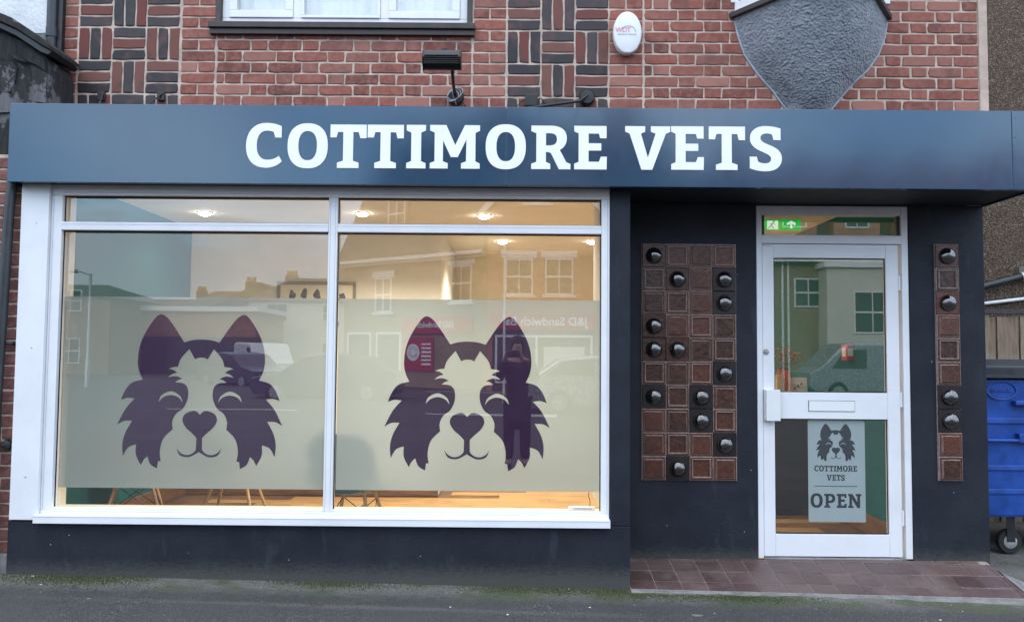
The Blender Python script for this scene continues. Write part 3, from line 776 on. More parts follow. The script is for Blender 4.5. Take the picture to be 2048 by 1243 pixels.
# ---- bay (rendered corbel) with sill and window foot
ys = [-40, -20, 0, 18, 36, 55, 75, 92, 110, 125, 140, 160, 185, 205, 222, 235]
def cant(u):                                       # canted plan, edges softened
    v = (1 - abs(u)) / 0.62
    return v if v < 0.72 else (1.0 - 0.28 * math.exp(-(v - 0.72) / 0.28) if v < 3 else 1.0)
bay = MB(); NP = 25
for i, y_ in enumerate(ys):
    xl, z_ = P(interp(BAY_L, y_), y_, YB); xr, _ = P(interp(BAY_R, y_), y_, YB)
    t_ = max(0, min(1, (235 - y_) / 200.0)); dep = 0.05 + 0.40 * t_ ** 0.8
    for j in range(NP):
        a = math.pi * j / (NP - 1); c_, s_ = math.cos(a), math.sin(a)
        # rounded three-sided plan
        u_ = -1 + 2 * j / (NP - 1)
        xx = (xl + xr) / 2 + (xr - xl) / 2 * u_
        yy = YB - 0.001 - dep * cant(u_)
        zz = P((interp(BAY_L, y_) + interp(BAY_R, y_)) / 2, y_, YB)[1]
        bay.v.append((xx, yy, zz))
for i in range(len(ys) - 1):
    for j in range(NP - 1):
        a = i * NP + j; bay.f.append((a, a + 1, a + 1 + NP, a + NP)); bay.mi.append(0)
# keep only the part under the sill plane
Z_BAY = P(1467, 37, YB)[1]
bay2 = MB(); keep = [q for q in range(len(bay.f)) if True]
bay2.v, bay2.f, bay2.mi = [(x, y, min(z, Z_BAY)) for x, y, z in bay.v], bay.f, bay.mi
bay_o = bay2.build('bay_base', M['rough_render'], shop, smooth=True)
bay_o['label'] = 'grey rough rendered tapering base of the bay window'
for tab, sg in ((BAY_L, 1), (BAY_R, -1)):          # smooth cement bead where the render meets the brick
    pts = [P(interp(tab, y_), y_, YB) for y_ in (44, 75, 110, 140, 160, 185, 222)]
    MB().tube([(x - sg * .002, YB - .003, min(z, Z_BAY - .01)) for x, z in pts], .0065, 8).build('render_bead', simple('render_bead', (.42, .45, .50), .85, var=.15, nscale=20, bmp=.4), bay_o, smooth=True)
def bay_ring(grow, z):
    xl, xr = P(1468, 36, YB)[0] - grow, P(1774, 36, YB)[0] + grow
    dep = 0.45 + grow
    pts = []
    for j in range(13):
        u_ = -1 + 2 * j / 12
        pts.append(((xl + xr) / 2 + (xr - xl) / 2 * u_, YB - dep * cant(u_), z))
    return pts
m_ = MB()
m_.extrude(bay_ring(0.035, Z_BAY), (0, 0, 0.035)); m_.build('bay_sill', M['brown_sill'], bay_o, bevel=0.004)
m_ = MB(); a = bay_ring(-0.005, Z_BAY + 0.0355)
m_.extrude(a, (0, 0, 0.07)); m_.extrude([(x, y, z + 0.95) for x, y, z in a], (0, 0, 0.07))
for q in (0, 3, 6, 9, 12):
    x, y, z = a[q]; m_.box(x - 0.025, x + 0.025, y - 0.006, y + 0.04, z + 0.0705, z + 0.949)
m_.build('bay_window_frame', M['white_upvc'], bay_o)
m_ = MB(); a = bay_ring(-0.03, Z_BAY + 0.106); m_.extrude(a, (0, 0, 0.843)); m_.build('bay_pane', M['glass_far'], bay_o)
MB().box(P(1468, 36, YB)[0] - 0.05, P(1774, 36, YB)[0] + 0.05, YB - 0.48, YB, Z_BAY + 1.07, Z_BAY + 1.12).build('bay_roof', M['brown_sill'], bay_o)

# ---- upstairs window
wf = MB(); FT = 0.05
wz0 = WZ0; wz1 = WZ0 + 1.05
yo = YB + 0.03
wf.box(WX0 + 0.035, WX1 - 0.035, yo, yo + 0.06, wz0, wz0 + 0.055); wf.box(WX0 + 0.035, WX1 - 0.035, yo, yo + 0.06, wz1 - 0.055, wz1)
mx = [P(593, 20, YB)[0], P(768, 20, YB)[0]]
for a, b_ in ((WX0 + 0.035, WX0 + 0.085), (mx[0] - 0.028, mx[0] + 0.028), (mx[1] - 0.028, mx[1] + 0.028), (WX1 - 0.085, WX1 - 0.035)):
    wf.box(a, b_, yo - 0.0005, yo + 0.0595, wz0 + 0.0552, wz1 - 0.0552)
upwin = wf.build('upstairs_window', M['white_upvc'], shop, bevel=0.004)
sash = [(WX0 + 0.085, mx[0] - 0.028), (mx[0] + 0.028, mx[1] - 0.028), (mx[1] + 0.028, WX1 - 0.085)]
for i, (a, b_) in enumerate(sash):
    zz0, zz1 = wz0 + 0.0552, wz1 - 0.0552; k = 0.05 if i != 1 else 0.018
    s_ = MB()
    for q in ((a, b_, zz0, zz0 + k), (a, b_, zz1 - k, zz1), (a, a + k, zz0 + k, zz1 - k), (b_ - k, b_, zz0 + k, zz1 - k)):
        s_.box(q[0] + 0.0006, q[1] - 0.0006, yo - 0.012, yo + 0.05, q[2] + 0.0004, q[3] - 0.0004)
    s_.build('sash', M['white_upvc'], upwin, bevel=0.003)
    MB().box(a + k, b_ - k, yo + 0.018, yo + 0.024, zz0 + k, zz1 - k).build('pane', M['glass_up'], upwin)
for a, b_ in ((WX0 + 0.002, WX0 + 0.0345), (WX1 - 0.0345, WX1 - 0.002)):
    MB().box(a, b_, YB - 0.004, yo + 0.05, wz0, wz1).build('brown_trim', M['brown_sill'], upwin, bevel=0.003)
s_ = MB(); s_.prism([(WX0 - 0.03, wz0 - 0.04), (WX1 + 0.02, wz0 - 0.04), (WX1 + 0.02, wz0 - 0.001), (WX0 - 0.03, wz0 - 0.001)], YB - 0.055, yo + 0.05)
s_.build('window_sill', M['brown_sill'], upwin, bevel=0.004)
MB().box(WX0 - 0.025, WX1 + 0.015, YB - 0.035, YB + 0.1, wz0 - 0.075, wz0 - 0.041).build('under_sill', M['brown_sill'], upwin)
# pale curtain behind, in folds
cv = MB(); n_ = 120
for i in range(n_ + 1):
    x = WX0 + 0.05 + (WX1 - WX0 - 0.1) * i / n_; y = yo + 0.13 + 0.008 * math.sin(i * 0.9) + 0.006 * math.sin(i * 0.37)
    cv.v += [(x, y, wz0 - 0.01), (x, y, wz1)]
for i in range(n_): cv.f.append((2 * i, 2 * i + 2, 2 * i + 3, 2 * i + 1)); cv.mi.append(0)
M['net'] = simple('net', (0.66, 0.70, 0.76), 0.9, var=0.05)
cv.build('net_curtain', M['net'], upwin, smooth=True)
MB().box(WX0, WX1, yo + 0.17, yo + 0.2, wz0 - 0.02, wz1 + 0.1).build('reveal_back', M['net'], upwin)

# ---- shop-front walls (navy), white panel, brick end pier
ZBOT = -0.35
MB().box(X_PAN0 - 0.012, X_PIER, 0.0, 0.16, ZBOT, Z_SILL0 + 0.004).build('stall_riser', M['navy_render'], shop, bevel=0.006)
MB().box(X_FR1 + 0.002, X_PIER - 0.0015, 0.002, YW - 0.0015, Z_SILL0 + 0.0045, Z_S0 + 0.011).build('pier', M['navy_render'], shop, bevel=0.006)
MB().box(X_PIER - 0.12, X_PIER - 0.003, 0.162, YW - 0.003, ZBOT, Z_SILL0 + 0.004).build('pier_return', M['navy_render'], shop)
wp = MB(); wp.box(X_PAN0, X_FR0 - 0.002, -0.012, 0.05, P(60, 1038, 0)[1], Z_S0 + 0.0115)
wpo = wp.build('white_panel', M['white_frame'], shop, bevel=0.002)
for px, py in ((73, 446), (63, 695), (51, 953)):
    x_, z_ = P(px, py, -0.012); MB().lathe([(0.005, 0), (0.005, -0.001), (0.003, -0.002)], (x_, -0.0123, z_), 'y', 10).build('screw_head', M['steel'], wpo, smooth=True)
pm = MB(); pm.box(X_PAN0 - 0.40, X_PAN0 - 0.013, 0.036, 0.30, ZBOT, Z_S0 + 0.2); pier = pm.build('brick_pier', M['mortar'], shop)
pm = MB(); pm.box(X_PAN0 - 0.42, X_PAN0 - 0.0135, 0.012, 0.0355, ZBOT, 0.09); pm.build('plinth_render', M['cement'], pier, bevel=0.008)
z = 0.095; k = 0
while z < Z_S0 + 0.15:
    xr = X_PAN0 - 0.014
    cut = random.uniform(0.070, 0.082) if k % 2 else 0.155
    put_brick(pier, xr - cut, xr, z, z + 0.064, 0.03, 'brick_brown')
    put_brick(pier, xr - 0.30, xr - cut - JO, z, z + 0.064, 0.03, 'brick_brown')
    z += CH; k += 1

# recess wall in three pieces round the doorway
DX0, DX1 = P(1514.5, 760, YW)[0], P(1822, 760, YW)[0]
DZ1 = P(1663, 411, YW)[1]; DZ0 = 0.0
rw = MB()
rw.box(X_PIER - 0.0005, DX0, YW, YW + 0.18, ZBOT, Z_S0 + 0.0115); rw.box(DX1, X_END, YW, YW + 0.18, ZBOT, Z_S0 + 0.0115); rw.box(DX0, DX1, YW, YW + 0.18, DZ1, Z_S0 + 0.0115)
rw.build('recess_wall', M['navy_render'], shop, bevel=0.005)
MB().box(X_END - 0.2, X_END - 0.004, YW + 0.182, 5.2, ZBOT, 4.7).build('side_wall', M['navy_render'], shop)
MB().box(XR, P(1975, 100, YB)[0], YB - 0.005, YB + 0.25, Z_S0 + 0.05, 4.75).build('corner_quoin', M['stone_cream'], shop, bevel=0.006)

# ---- display window
fr = MB(); y0, y1 = 0.012, 0.085
fr.box(X_FR0, X_FR1, y0, y1, Z_G0, Z_TOP + 0.03); fr.box(X_FR0, X_FR1, y0, y1, Z_SILL1 - 0.012, Z_GB)
for a, b_ in ((X_FR0, X_GL0), (X_MU0, X_MU1), (X_GL1, X_FR1)): fr.box(a, b_, y0 + 0.0006, y1 - 0.0006, Z_GB + 0.0003, Z_G0 - 0.0003)
for a, b_ in ((X_GL0, X_MU0), (X_MU1, X_GL1)): fr.box(a + 0.0003, b_ - 0.0003, y0 - 0.004, y1 - 0.002, Z_TR0, Z_TR1)
disp = fr.build('display_window', M['white_frame'], shop, bevel=0.0035)
disp['label'] = 'white framed display window with frosted film and dog faces'
bead = MB()
for (a, b_) in ((X_GL0, X_MU0), (X_MU1, X_GL1)):
    for (c, d) in ((Z_GB, Z_TR0), (Z_TR1, Z_G0)):
        bead.box(a, b_, 0.040, 0.046, c, c + 0.006); bead.box(a, b_, 0.040, 0.046, d - 0.009, d)
        bead.box(a, a + 0.006, 0.0405, 0.0455, c + 0.006, d - 0.009); bead.box(b_ - 0.006, b_, 0.0405, 0.0455, c + 0.006, d - 0.009)
bead.build('gasket', M['black_rubber'], disp)
bead = MB()
for (a, b_) in ((X_GL0, X_MU0), (X_MU1, X_GL1)):
    bead.box(a + 0.0005, b_ - 0.0005, y0 + 0.006, 0.0395, Z_GB + 0.0002, Z_GB + 0.012)
bead.build('glazing_bead', M['white_frame'], disp, bevel=0.002)
sl = MB(); sl.prism([(X_FR0 - 0.012, Z_SILL0), (X_FR1 + 0.001, Z_SILL0), (X_FR1 + 0.001, Z_SILL1), (X_FR0 - 0.012, Z_SILL1)], -0.042, 0.011)
sl.build('sill', M['white_frame'], disp, bevel=0.003)
for (a, b_) in ((X_GL0, X_MU0), (X_MU1, X_GL1)):
    for (c, d) in ((Z_GB, Z_TR0), (Z_TR1, Z_G0)):
        q = MB(); q.add([(a, GLASS_Y, c), (b_, GLASS_Y, c), (b_, GLASS_Y, d), (a, GLASS_Y, d)], [(0, 1, 2, 3)]); q.build('pane', M['glass'], disp)
    q = MB(); q.add([(a + 0.008, 0.0655, Z_FILM0), (b_ - 0.004, 0.0655, Z_FILM0), (b_ - 0.004, 0.0655, Z_FILM1), (a + 0.008, 0.0655, Z_FILM1)], [(0, 1, 2, 3)])
    q.build('frosted_film', M['frosted_film'], disp)
for px, py in ((396.6, 936.7), (933.0, 941.0)):
    x_, z_ = P(px, py, 0.063)
    o = link('dog_emblem', dog_big, disp, (x_, 0.0640, z_)); o['label'] = 'dark plum smiling dog face on the frosted film of the %s pane' % ('left' if px < 600 else 'right')

M['groove'] = simple('groove', (.30, .31, .34), .6)
for a, b_ in ((X_GL0, X_MU0), (X_MU1, X_GL1)):
    MB().box(a + .001, b_ - .001, y0 - .0048, y0 - .0035, Z_TR1 - .0165, Z_TR1 - .0150).build('profile_line', M['groove'], disp)
    MB().box(a + .001, b_ - .001, y0 - .0004, y0 + .001, Z_GB - .0115, Z_GB - .0100).build('profile_line', M['groove'], disp)
    MB().box(a + .001, b_ - .001, y0 - .0004, y0 + .001, Z_G0 + .016, Z_G0 + .0175).build('profile_line', M['groove'], disp)
for a in (X_FR0 + .014, X_MU0 + .012, X_MU1 - .012, X_FR1 - .014): MB().box(a - .0007, a + .0007, y0 - .0004, y0 + .0016, Z_GB + .001, Z_G0 - .001).build('profile_line', M['groove'], disp)
MB().box(X_FR0 - .011, X_FR1, -.043, -.0415, Z_SILL1 - .010, Z_SILL1 - .0085).build('profile_line', M['groove'], disp)

# ---- tiled panels beside the door
def tile_mesh(kind):
    h = 0.0755; b_ = MB()
    def ring(s0, y0_, s1, y1_):
        vs = [(-s0, y0_, -s0), (s0, y0_, -s0), (s0, y0_, s0), (-s0, y0_, s0), (-s1, y1_, -s1), (s1, y1_, -s1), (s1, y1_, s1), (-s1, y1_, s1)]
        b_.add(vs, [(0, 1, 5, 4), (1, 2, 6, 5), (2, 3, 7, 6), (3, 0, 4, 7)])
    if kind[0] == 'D':
        b_.cur = 2 if kind == 'DB' else 0
        ring(h, 0.012, h, -0.004); ring(h, -0.004, h - 0.003, -0.007)
        s0 = h - 0.003; b_.add([(-s0, -0.007, -s0), (s0, -0.007, -s0), (s0, -0.007, s0), (-s0, -0.007, s0)], [(0, 1, 2, 3)])
        b_.cur = 1
        r = 0.054
        b_.lathe([(r * math.cos(a) if a < 1.55 else 0.0008, -0.0068 - 0.043 * math.sin(a)) for a in [i * math.pi / 2 / 9 for i in range(10)]], (0, 0, 0), 'y', 28)
        me = b_.mesh('tile', [M['brown_glaze'], M['black_glaze'], M['black_base']], smooth=True)
    else:
        b_.cur = 1; ring(h, 0.012, h, -0.003); ring(h, -0.003, h - 0.004, -0.006)
        b_.cur = 0; ring(h - 0.004, -0.006, h - 0.013, -0.006)
        b_.cur = 1
        if kind == 'S':
            ring(h - 0.013, -0.006, h - 0.015, -0.013); ring(h - 0.015, -0.013, h - 0.019, -0.013); ring(h - 0.019, -0.013, h - 0.023, -0.001)
            b_.cur = 0; s0 = h - 0.023; yy = -0.001
        else:
            ring(h - 0.013, -0.006, h - 0.016, -0.002); ring(h - 0.016, -0.002, h - 0.022, -0.017)
            b_.cur = 0; s0 = h - 0.022; yy = -0.017
        n = 5; vs = []
        rnd = random.Random(3 if kind == 'S' else 5)
        for i in range(n + 1):
            for j in range(n + 1):
                edge = i in (0, n) or j in (0, n)
                vs.append((-s0 + 2 * s0 * i / n, yy + (0 if edge else rnd.uniform(-0.0007, 0.0006)), -s0 + 2 * s0 * j / n))
        b_.add(vs, [(i * (n + 1) + j, (i + 1) * (n + 1) + j, (i + 1) * (n + 1) + j + 1, i * (n + 1) + j + 1) for i in range(n) for j in range(n)])
        me = b_.mesh('tile', [M['brown_glaze'], M['brown_edge']])
    return me
TM = {k: tile_mesh(k) for k in ('D', 'DB', 'S', 'R')}
TILES = ['D S R S', 'S D R DB', 'R S R DB', 'D R S R', 'D D R S', 'S R S DB', 'DB S DB R', 'R R DB S', 'R S R DB', 'R DB S R']
TCOL = ['D', 'S', 'D', 'R', 'S', 'R', 'DB', 'DB', 'R', 'R']
def tile_panel(xa, za, rows_, cols, label, edge=False):
    pt = 0.1535
    b_ = MB(); b_.box(xa - (0.012 if edge else 0.003), xa + pt * cols + 0.003, YW - 0.008, YW - 0.0005, za - pt * len(rows_) - 0.003, za + 0.003)
    p_ = b_.build('tile_panel', M['grout_white'] if edge else M['grout'], shop); p_['label'] = label
    for r, row in enumerate(rows_):
        for c, k in enumerate(row.split()):
            o = bpy.data.objects.new('tile', TM[k]); COL.objects.link(o); o.parent = p_
            o.location = (xa + pt * (c + 0.5), YW - 0.0125, za - pt * (r + 0.5)); o.rotation_euler = (0, random.choice((0, 0, 1, 2)) * (math.pi / 2 if k in 'SR' else 0) + random.uniform(-.006, .006), 0)
tile_panel(P(1284, 700, YW - .01)[0], P(1378, 488.5, YW - .01)[1], TILES, 4, 'glazed brown and black tile panel four tiles wide')
tile_panel(P(1873, 700, YW - .01)[0], P(1895, 489, YW - .01)[1], TCOL, 1, 'single column of glazed brown and black tiles')

# ---- door
fw = 0.045
yd0, yd1 = YW + 0.006, YW + 0.075
ZT1 = P(1663, 430, YW)[1]; ZT0 = P(1663, 470, YW)[1]; ZLEAF = P(1663, 488, YW)[1]
df = MB()
XI0, XI1 = P(1526, 700, YW)[0] , P(1807, 700, YW)[0]
df.box(DX0 + 0.002, XI0, yd0, yd1, DZ0 + 0.001, DZ1 - 0.002); df.box(XI1, DX1 - 0.002, yd0, yd1, DZ0 + 0.001, DZ1 - 0.002)
df.box(XI0 + 0.0005, XI1 - 0.0005, yd0 + 0.0006, yd1, ZT1, DZ1 - 0.0025); df.box(XI0 + 0.0005, XI1 - 0.0005, yd0 + 0.0006, yd1, ZLEAF + 0.004, ZT0)
dfo = df.build('door_frame', M['white_frame'], shop, bevel=0.004)
ib = MB()
for q in ((XI0 + .001, XI0 + .022, ZT0, ZT1), (XI1 - .022, XI1 - .001, ZT0, ZT1)): ib.box(q[0], q[1], yd0 + 0.02, yd0 + 0.05, q[2] + .0005, q[3] - .0005)
ib.build('transom_stop', M['brown_sill'], dfo)
q = MB(); q.add([(XI0, yd0 + 0.035, ZT0), (XI1, yd0 + 0.035, ZT0), (XI1, yd0 + 0.035, ZT1), (XI0, yd0 + 0.035, ZT1)], [(0, 1, 2, 3)]); q.build('pane', M['glass_door'], dfo)
lx0, lx1 = XI0 + 0.004, XI1 - 0.02
yl0, yl1 = YW + 0.016, YW + 0.06
GX0, GX1 = P(1548, 650, yl0)[0], P(1773, 650, yl0)[0]
ZU1, ZU0 = P(1660, 516, yl0)[1], P(1660, 784.5, yl0)[1]; ZL1, ZL0 = P(1660, 837.5, yl0)[1], P(1664, 1068, yl0)[1]
Zd0 = P(1666, 1112.5, yl0)[1]
dl = MB()
dl.box(lx0, GX0, yl0, yl1, Zd0, ZLEAF); dl.box(GX1, lx1, yl0, yl1, Zd0, ZLEAF)
for a, b_ in ((Zd0, ZL0), (ZL1, ZU0), (ZU1, ZLEAF)): dl.box(GX0 + 0.0004, GX1 - 0.0004, yl0 + 0.0008, yl1 - 0.0006, a + 0.0003, b_ - 0.0003)
door = dl.build('door', M['white_frame'], shop, bevel=0.003); door['label'] = 'white framed glass entrance door with letter plate'
gk = MB()
for c, d in ((ZL0, ZL1), (ZU0, ZU1)):
    for a in ((GX0, GX1, c, c + .006), (GX0, GX1, d - .006, d), (GX0, GX0 + .006, c + .006, d - .006), (GX1 - .006, GX1, c + .006, d - .006)): gk.box(a[0], a[1], yl0 + .014, yl0 + .019, a[2], a[3])
gk.build('gasket', M['black_rubber'], door)
GD_Y = yl0 + 0.022
for c, d in ((ZL0, ZL1), (ZU0, ZU1)):
    q = MB(); q.add([(GX0, GD_Y, c), (GX1, GD_Y, c), (GX1, GD_Y, d), (GX0, GD_Y, d)], [(0, 1, 2, 3)]); q.build('pane', M['glass_door'], door)
MB().box(XI0 + .002, XI1 - .002, YW + .0005, YW + .1, DZ0 - 0.004, Zd0 - 0.006).build('threshold', M['galvanised'], dfo)
hx0, hz1 = P(1531, 779, YW - .03); hx1, hz0 = P(1561, 841, YW - .03)
hd = MB()
hd.box(hx0, hx1 - 0.03, YW - 0.012, yl0 + .0005, hz0, hz1); hd.prism([(hx0 + .004, hz0 - .001), (hx1, hz0 - .001), (hx1, hz1 + .001), (hx0 + .004, hz1 + .001)], YW - 0.034, YW - 0.0125)
hd.build('pull_handle', M['white_plastic'], door, bevel=0.003)
a = P(1617.5, 801, yl0); b_ = P(1709, 822, yl0)
MB().box(a[0] - .003, b_[0] + .003, yl0 - .0008, yl0 + .004, b_[1] - .003, a[1] + .003).build('letter_plate_shadow', M['black_rubber'], door)
lp = MB(); lp.box(a[0], b_[0], yl0 - .006, yl0 - .001, b_[1], a[1]); lp.build('letter_plate', M['white_plastic'], door, bevel=0.002)
lx, lz = P(1532, 703, yl0)
MB().lathe([(0.018, 0.0), (0.018, -0.006), (0.015, -0.009), (0.006, -0.0095), (0.006, -0.012), (0.001, -0.012)], (lx, yl0 - .0003, lz), 'y', 22).build('lock', M['steel'], door, smooth=True)
for zz in (Zd0 + .25, ZLEAF - .25, (Zd0 + ZLEAF) / 2):
    MB().tube([(lx1 + .008, yl0 + .003, zz - .05), (lx1 + .008, yl0 + .003, zz + .05)], 0.0075, 12).build('hinge', M['white_plastic'], door, smooth=True)
cl = P(1527, 489, YW); MB().box(cl[0], cl[0] + 0.05, YW + 0.002, yl0 + .0005, cl[1] - 0.004, cl[1] + 0.004).build('drip_stop', M['white_plastic'], dfo)

# ---- notice hanging inside the door
ox0, oz1 = P(1614.5, 838, GD_Y + .02); ox1, oz0 = P(1730.5, 1043, GD_Y + .02)
notice = thing('open_notice', 'pale grey notice with dog face reading OPEN inside the door glass', 'notice', ((ox0 + ox1) / 2, GD_Y + .012, oz0))
r = 0.022; ring = []
for cx_, cz_, a0 in ((ox1 - r, oz1 - r, 0), (ox0 + r, oz1 - r, 90)):
    for i in range(7): t_ = R_(a0 + 15 * i); ring.append((cx_ + r * math.cos(t_), cz_ + r * math.sin(t_)))
ring += [(ox0, oz0), (ox1, oz0)]
b_ = MB(); b_.prism(ring, GD_Y + .010, GD_Y + .013); b_.build('card', M['sign_card'], notice)
for me, px, py in ((dog_small, 1672, 922), (me_cot, 1671.5, 942), (me_vet, 1671.5, 960), (me_opn, 1672, 1014.5)):
    x_, z_ = P(px, py, GD_Y + .01); link(me.name, me, notice, (x_, GD_Y + .0095, z_))
a, b_ = P(1628.5, 970.5, GD_Y + .01), P(1714.5, 972.5, GD_Y + .01)
MB().box(a[0], b_[0], GD_Y + .0088, GD_Y + .0095, b_[1], a[1]).build('rule', M['slate_ink'], notice)

# ------------------------------------------------------------------ inside
FZ, CZ = -0.06, 2.50
IX0, IX1, IYB, IXC, IYD = -3.15, 2.76, 3.05, -0.715, 5.0
MB().box(IX0 - .1, IX1 + .1, 0.18, 5.1, FZ - .1, FZ - 0.02).build('subfloor', M['oak_skirting'], shop)
# floorboards
fl = None
fp = MB(); fp.box(IX0, IX1, 0.2, 4.99, FZ - .0195, FZ - .008); fl = fp.build('floor', M['oak_skirting'], shop)
bme = [MB().box(-0.6, 0.6, -0.085, 0.085, -0.0075, 0).mesh('floorboard', M['oak_floor'], bevel=0.0015) for _ in range(1)]
row = 0; y = 0.62
while y < 4.95:
    x = IX0 + 0.6 - (row * 0.47 % 1.2)
    while x < IX1 + .5:
        if IX0 + .61 <= x <= IX1 - .61 and (y < IYB - .09 or x > IXC + .61):
            o = bpy.data.objects.new('floorboard', bme[0]); COL.objects.link(o); o.parent = fl; o.location = (x, y, FZ)
        x += 1.202
    y += 0.172; row += 1
MB().box(IX0, IX1, 0.2, 4.99, CZ, CZ + .05).build('ceiling', M['ceiling_white'], shop)
MB().box(IX0 - .08, IX0, 0.2, 4.99, FZ, CZ).build('left_inside_wall', M['teal_wall'], shop)
MB().box(IX1, IX1 + .08, YW + .19, 4.99, FZ, CZ).build('right_inside_wall', M['teal_wall'], shop)
bw = MB(); bw.box(IX0, IXC, IYB, 4.99, FZ, CZ); bw.build('back_wall', simple('pale_wall', (.72, .70, .65), .9, var=.04, nscale=3), shop)
MB().box(IXC, IX1, IYD - .01, IYD + .08, FZ, CZ).build('far_wall', M['cream_wall'], shop)
MB().box(IX0 - .08, IX1 + .08, 5.1, 5.2, ZBOT, 4.7).build('rear_outer_wall', M['brick_red'], shop)
MB().box(IX0, X_GL0 - 0.01, 0.095, 0.19, Z_SILL0, CZ).build('left_reveal', M['cream_wall'], shop)
MB().box(X_GL0 - .02, X_GL1 + .01, 0.09, 0.2, Z_GB - .08, Z_GB - .002).build('inner_sill', M['cream_wall'], shop, bevel=.004)
MB().box(X_GL0 - .02, X_GL1 + .01, 0.165, 0.2, FZ, Z_GB - .081).build('inner_apron', M['cream_wall'], shop)
MB().box(X_GL1 + .012, X_PIER - .002, 0.09, YW + .18, Z_GB, CZ).build('right_reveal', M['cream_wall'], shop)
MB().box(X_PIER, DX0 - .002, YW + .182, YW + .2, FZ, CZ).build('inner_lining', M['cream_wall'], shop)
MB().box(DX1 + .002, IX1, YW + .182, YW + .19, FZ, CZ).build('inner_lining', M['cream_wall'], shop)
MB().box(X_GL0 - .02, X_PIER, 0.088, 0.4, CZ - 0.0, CZ + .05).build('window_head', M['ceiling_white'], shop)
MB().box(X_PIER + .001, DX0 + 1.1, YW + .181, YW + .2, DZ1, CZ).build('door_head_lining', M['cream_wall'], shop)
sk = MB(); sk.box(IX0 + .0005, IX0 + .018, .4, IYB, FZ, FZ + .15); sk.build('skirting', M['oak_skirting'], shop)
sk = MB(); sk.box(IX0 + .019, IXC, IYB - .018, IYB - .0005, FZ, FZ + .15); sk.build('skirting', M['oak_skirting'], shop)
sk = MB(); sk.box(IX1 - .018, IX1 - .0005, YW + .21, IYD - .02, FZ, FZ + .15); sk.build('skirting', M['oak_skirting'], shop)
sk = MB(); sk.box(IXC + .02, IX1 - .02, IYD - .028, IYD - .0105, FZ, FZ + .15); sk.build('skirting', M['oak_skirting'], shop)

# downlights (lit)
M['lamp_glow'] = emit('lamp_glow', (1.0, 0.88, 0.68), 30)
spots = [PZ(410, 425, CZ), PZ(725, 426, CZ), PZ(968, 431, CZ), PZ(1005, 482, CZ), PZ(1183, 482, CZ), (-2.2, 1.1), (-0.9, 1.2), (1.4, 2.0), (2.0, 3.6), (0.4, 1.2)]
DL = ['nearest the left side wall', 'at the mullion of the display window', 'above the right window pane', 'deep in the room left of its pair', 'deep in the room right of its pair', 'close behind the left pane', 'close behind the mullion', 'over the reception desk', 'in the far right corner', 'close behind the right pane']
for (x_, y_), d_ in zip(spots, DL):
    t_ = thing('downlight', 'small lit ceiling downlight ' + d_, 'downlight', (x_, y_, CZ), 'lit downlights in the shop ceiling')
    MB().lathe([(0.062, 0.0), (0.064, -0.004), (0.052, -0.007), (0.050, -0.002)], (x_, y_, CZ - .0005), 'z', 24).build('bezel', M['white_plastic'], t_, smooth=True)
    MB().lathe([(0.049, 0.0), (0.047, -0.010), (0.038, -0.020), (0.02, -0.026), (0.002, -0.027)], (x_, y_, CZ - .0025), 'z', 20).build('lamp', M['lamp_glow'], t_, smooth=True)
    ld = bpy.data.lights.new('downlight_beam', 'SPOT'); ld.energy = (7 if x_ > 1 else 56) if x_ > -2.0 else 5; ld.color = (1.0, 0.89, 0.70); ld.spot_size = R_(140); ld.spot_blend = 0.8; ld.shadow_soft_size = 0.035
    lo = bpy.data.objects.new('downlight_beam', ld); COL.objects.link(lo); lo.parent = t_; lo.location = (0, 0, -0.06)

# framed picture on the back wall
M['frame_grey'] = simple('frame_grey', (0.30, 0.26, 0.22), 0.35, metal=0.4, var=0.1)
M['mount'] = simple('mount', (0.74, 0.70, 0.62), 0.8, var=0.03); M['ink_grey'] = simple('ink_grey', (0.10, 0.10, 0.11), 0.7, var=0.6, nscale=40)
fx0, fz1 = P(555, 562, IYB - .02); fx1, _ = P(712, 562, IYB - .02); fz0 = fz1 - 0.42
pf = thing('picture_frame', 'wide framed row of small dark animal prints on the back wall', 'picture', ((fx0 + fx1) / 2, IYB, fz0))
b_ = MB()
for q in ((fx0, fx1, fz1 - .028, fz1), (fx0, fx1, fz0, fz0 + .028), (fx0, fx0 + .028, fz0 + .028, fz1 - .028), (fx1 - .028, fx1, fz0 + .028, fz1 - .028)): b_.box(q[0], q[1], IYB - .028, IYB - .001, q[2], q[3])
b_.build('frame', M['frame_grey'], pf, bevel=.004)
MB().box(fx0 + .028, fx1 - .028, IYB - .014, IYB - .002, fz0 + .028, fz1 - .028).build('mount_board', M['mount'], pf)
rnd = random.Random(5)
for i, px in enumerate((584, 609, 634, 660, 684)):
    x_, _ = P(px, 590, IYB - .015); zt = P(px, 579 + rnd.uniform(-3, 3), IYB)[1]
    ring = outline([(x_ + rnd.uniform(.6, 1.1) * .038 * math.cos(t_), zt - .06 + rnd.uniform(.6, 1.1) * .058 * math.sin(t_)) for t_ in [k * math.pi / 6 for k in range(12)]], 3)
    b_ = MB(); b_.prism(ring, IYB - .0155, IYB - .0143); b_.build('print', M['ink_grey'], pf)

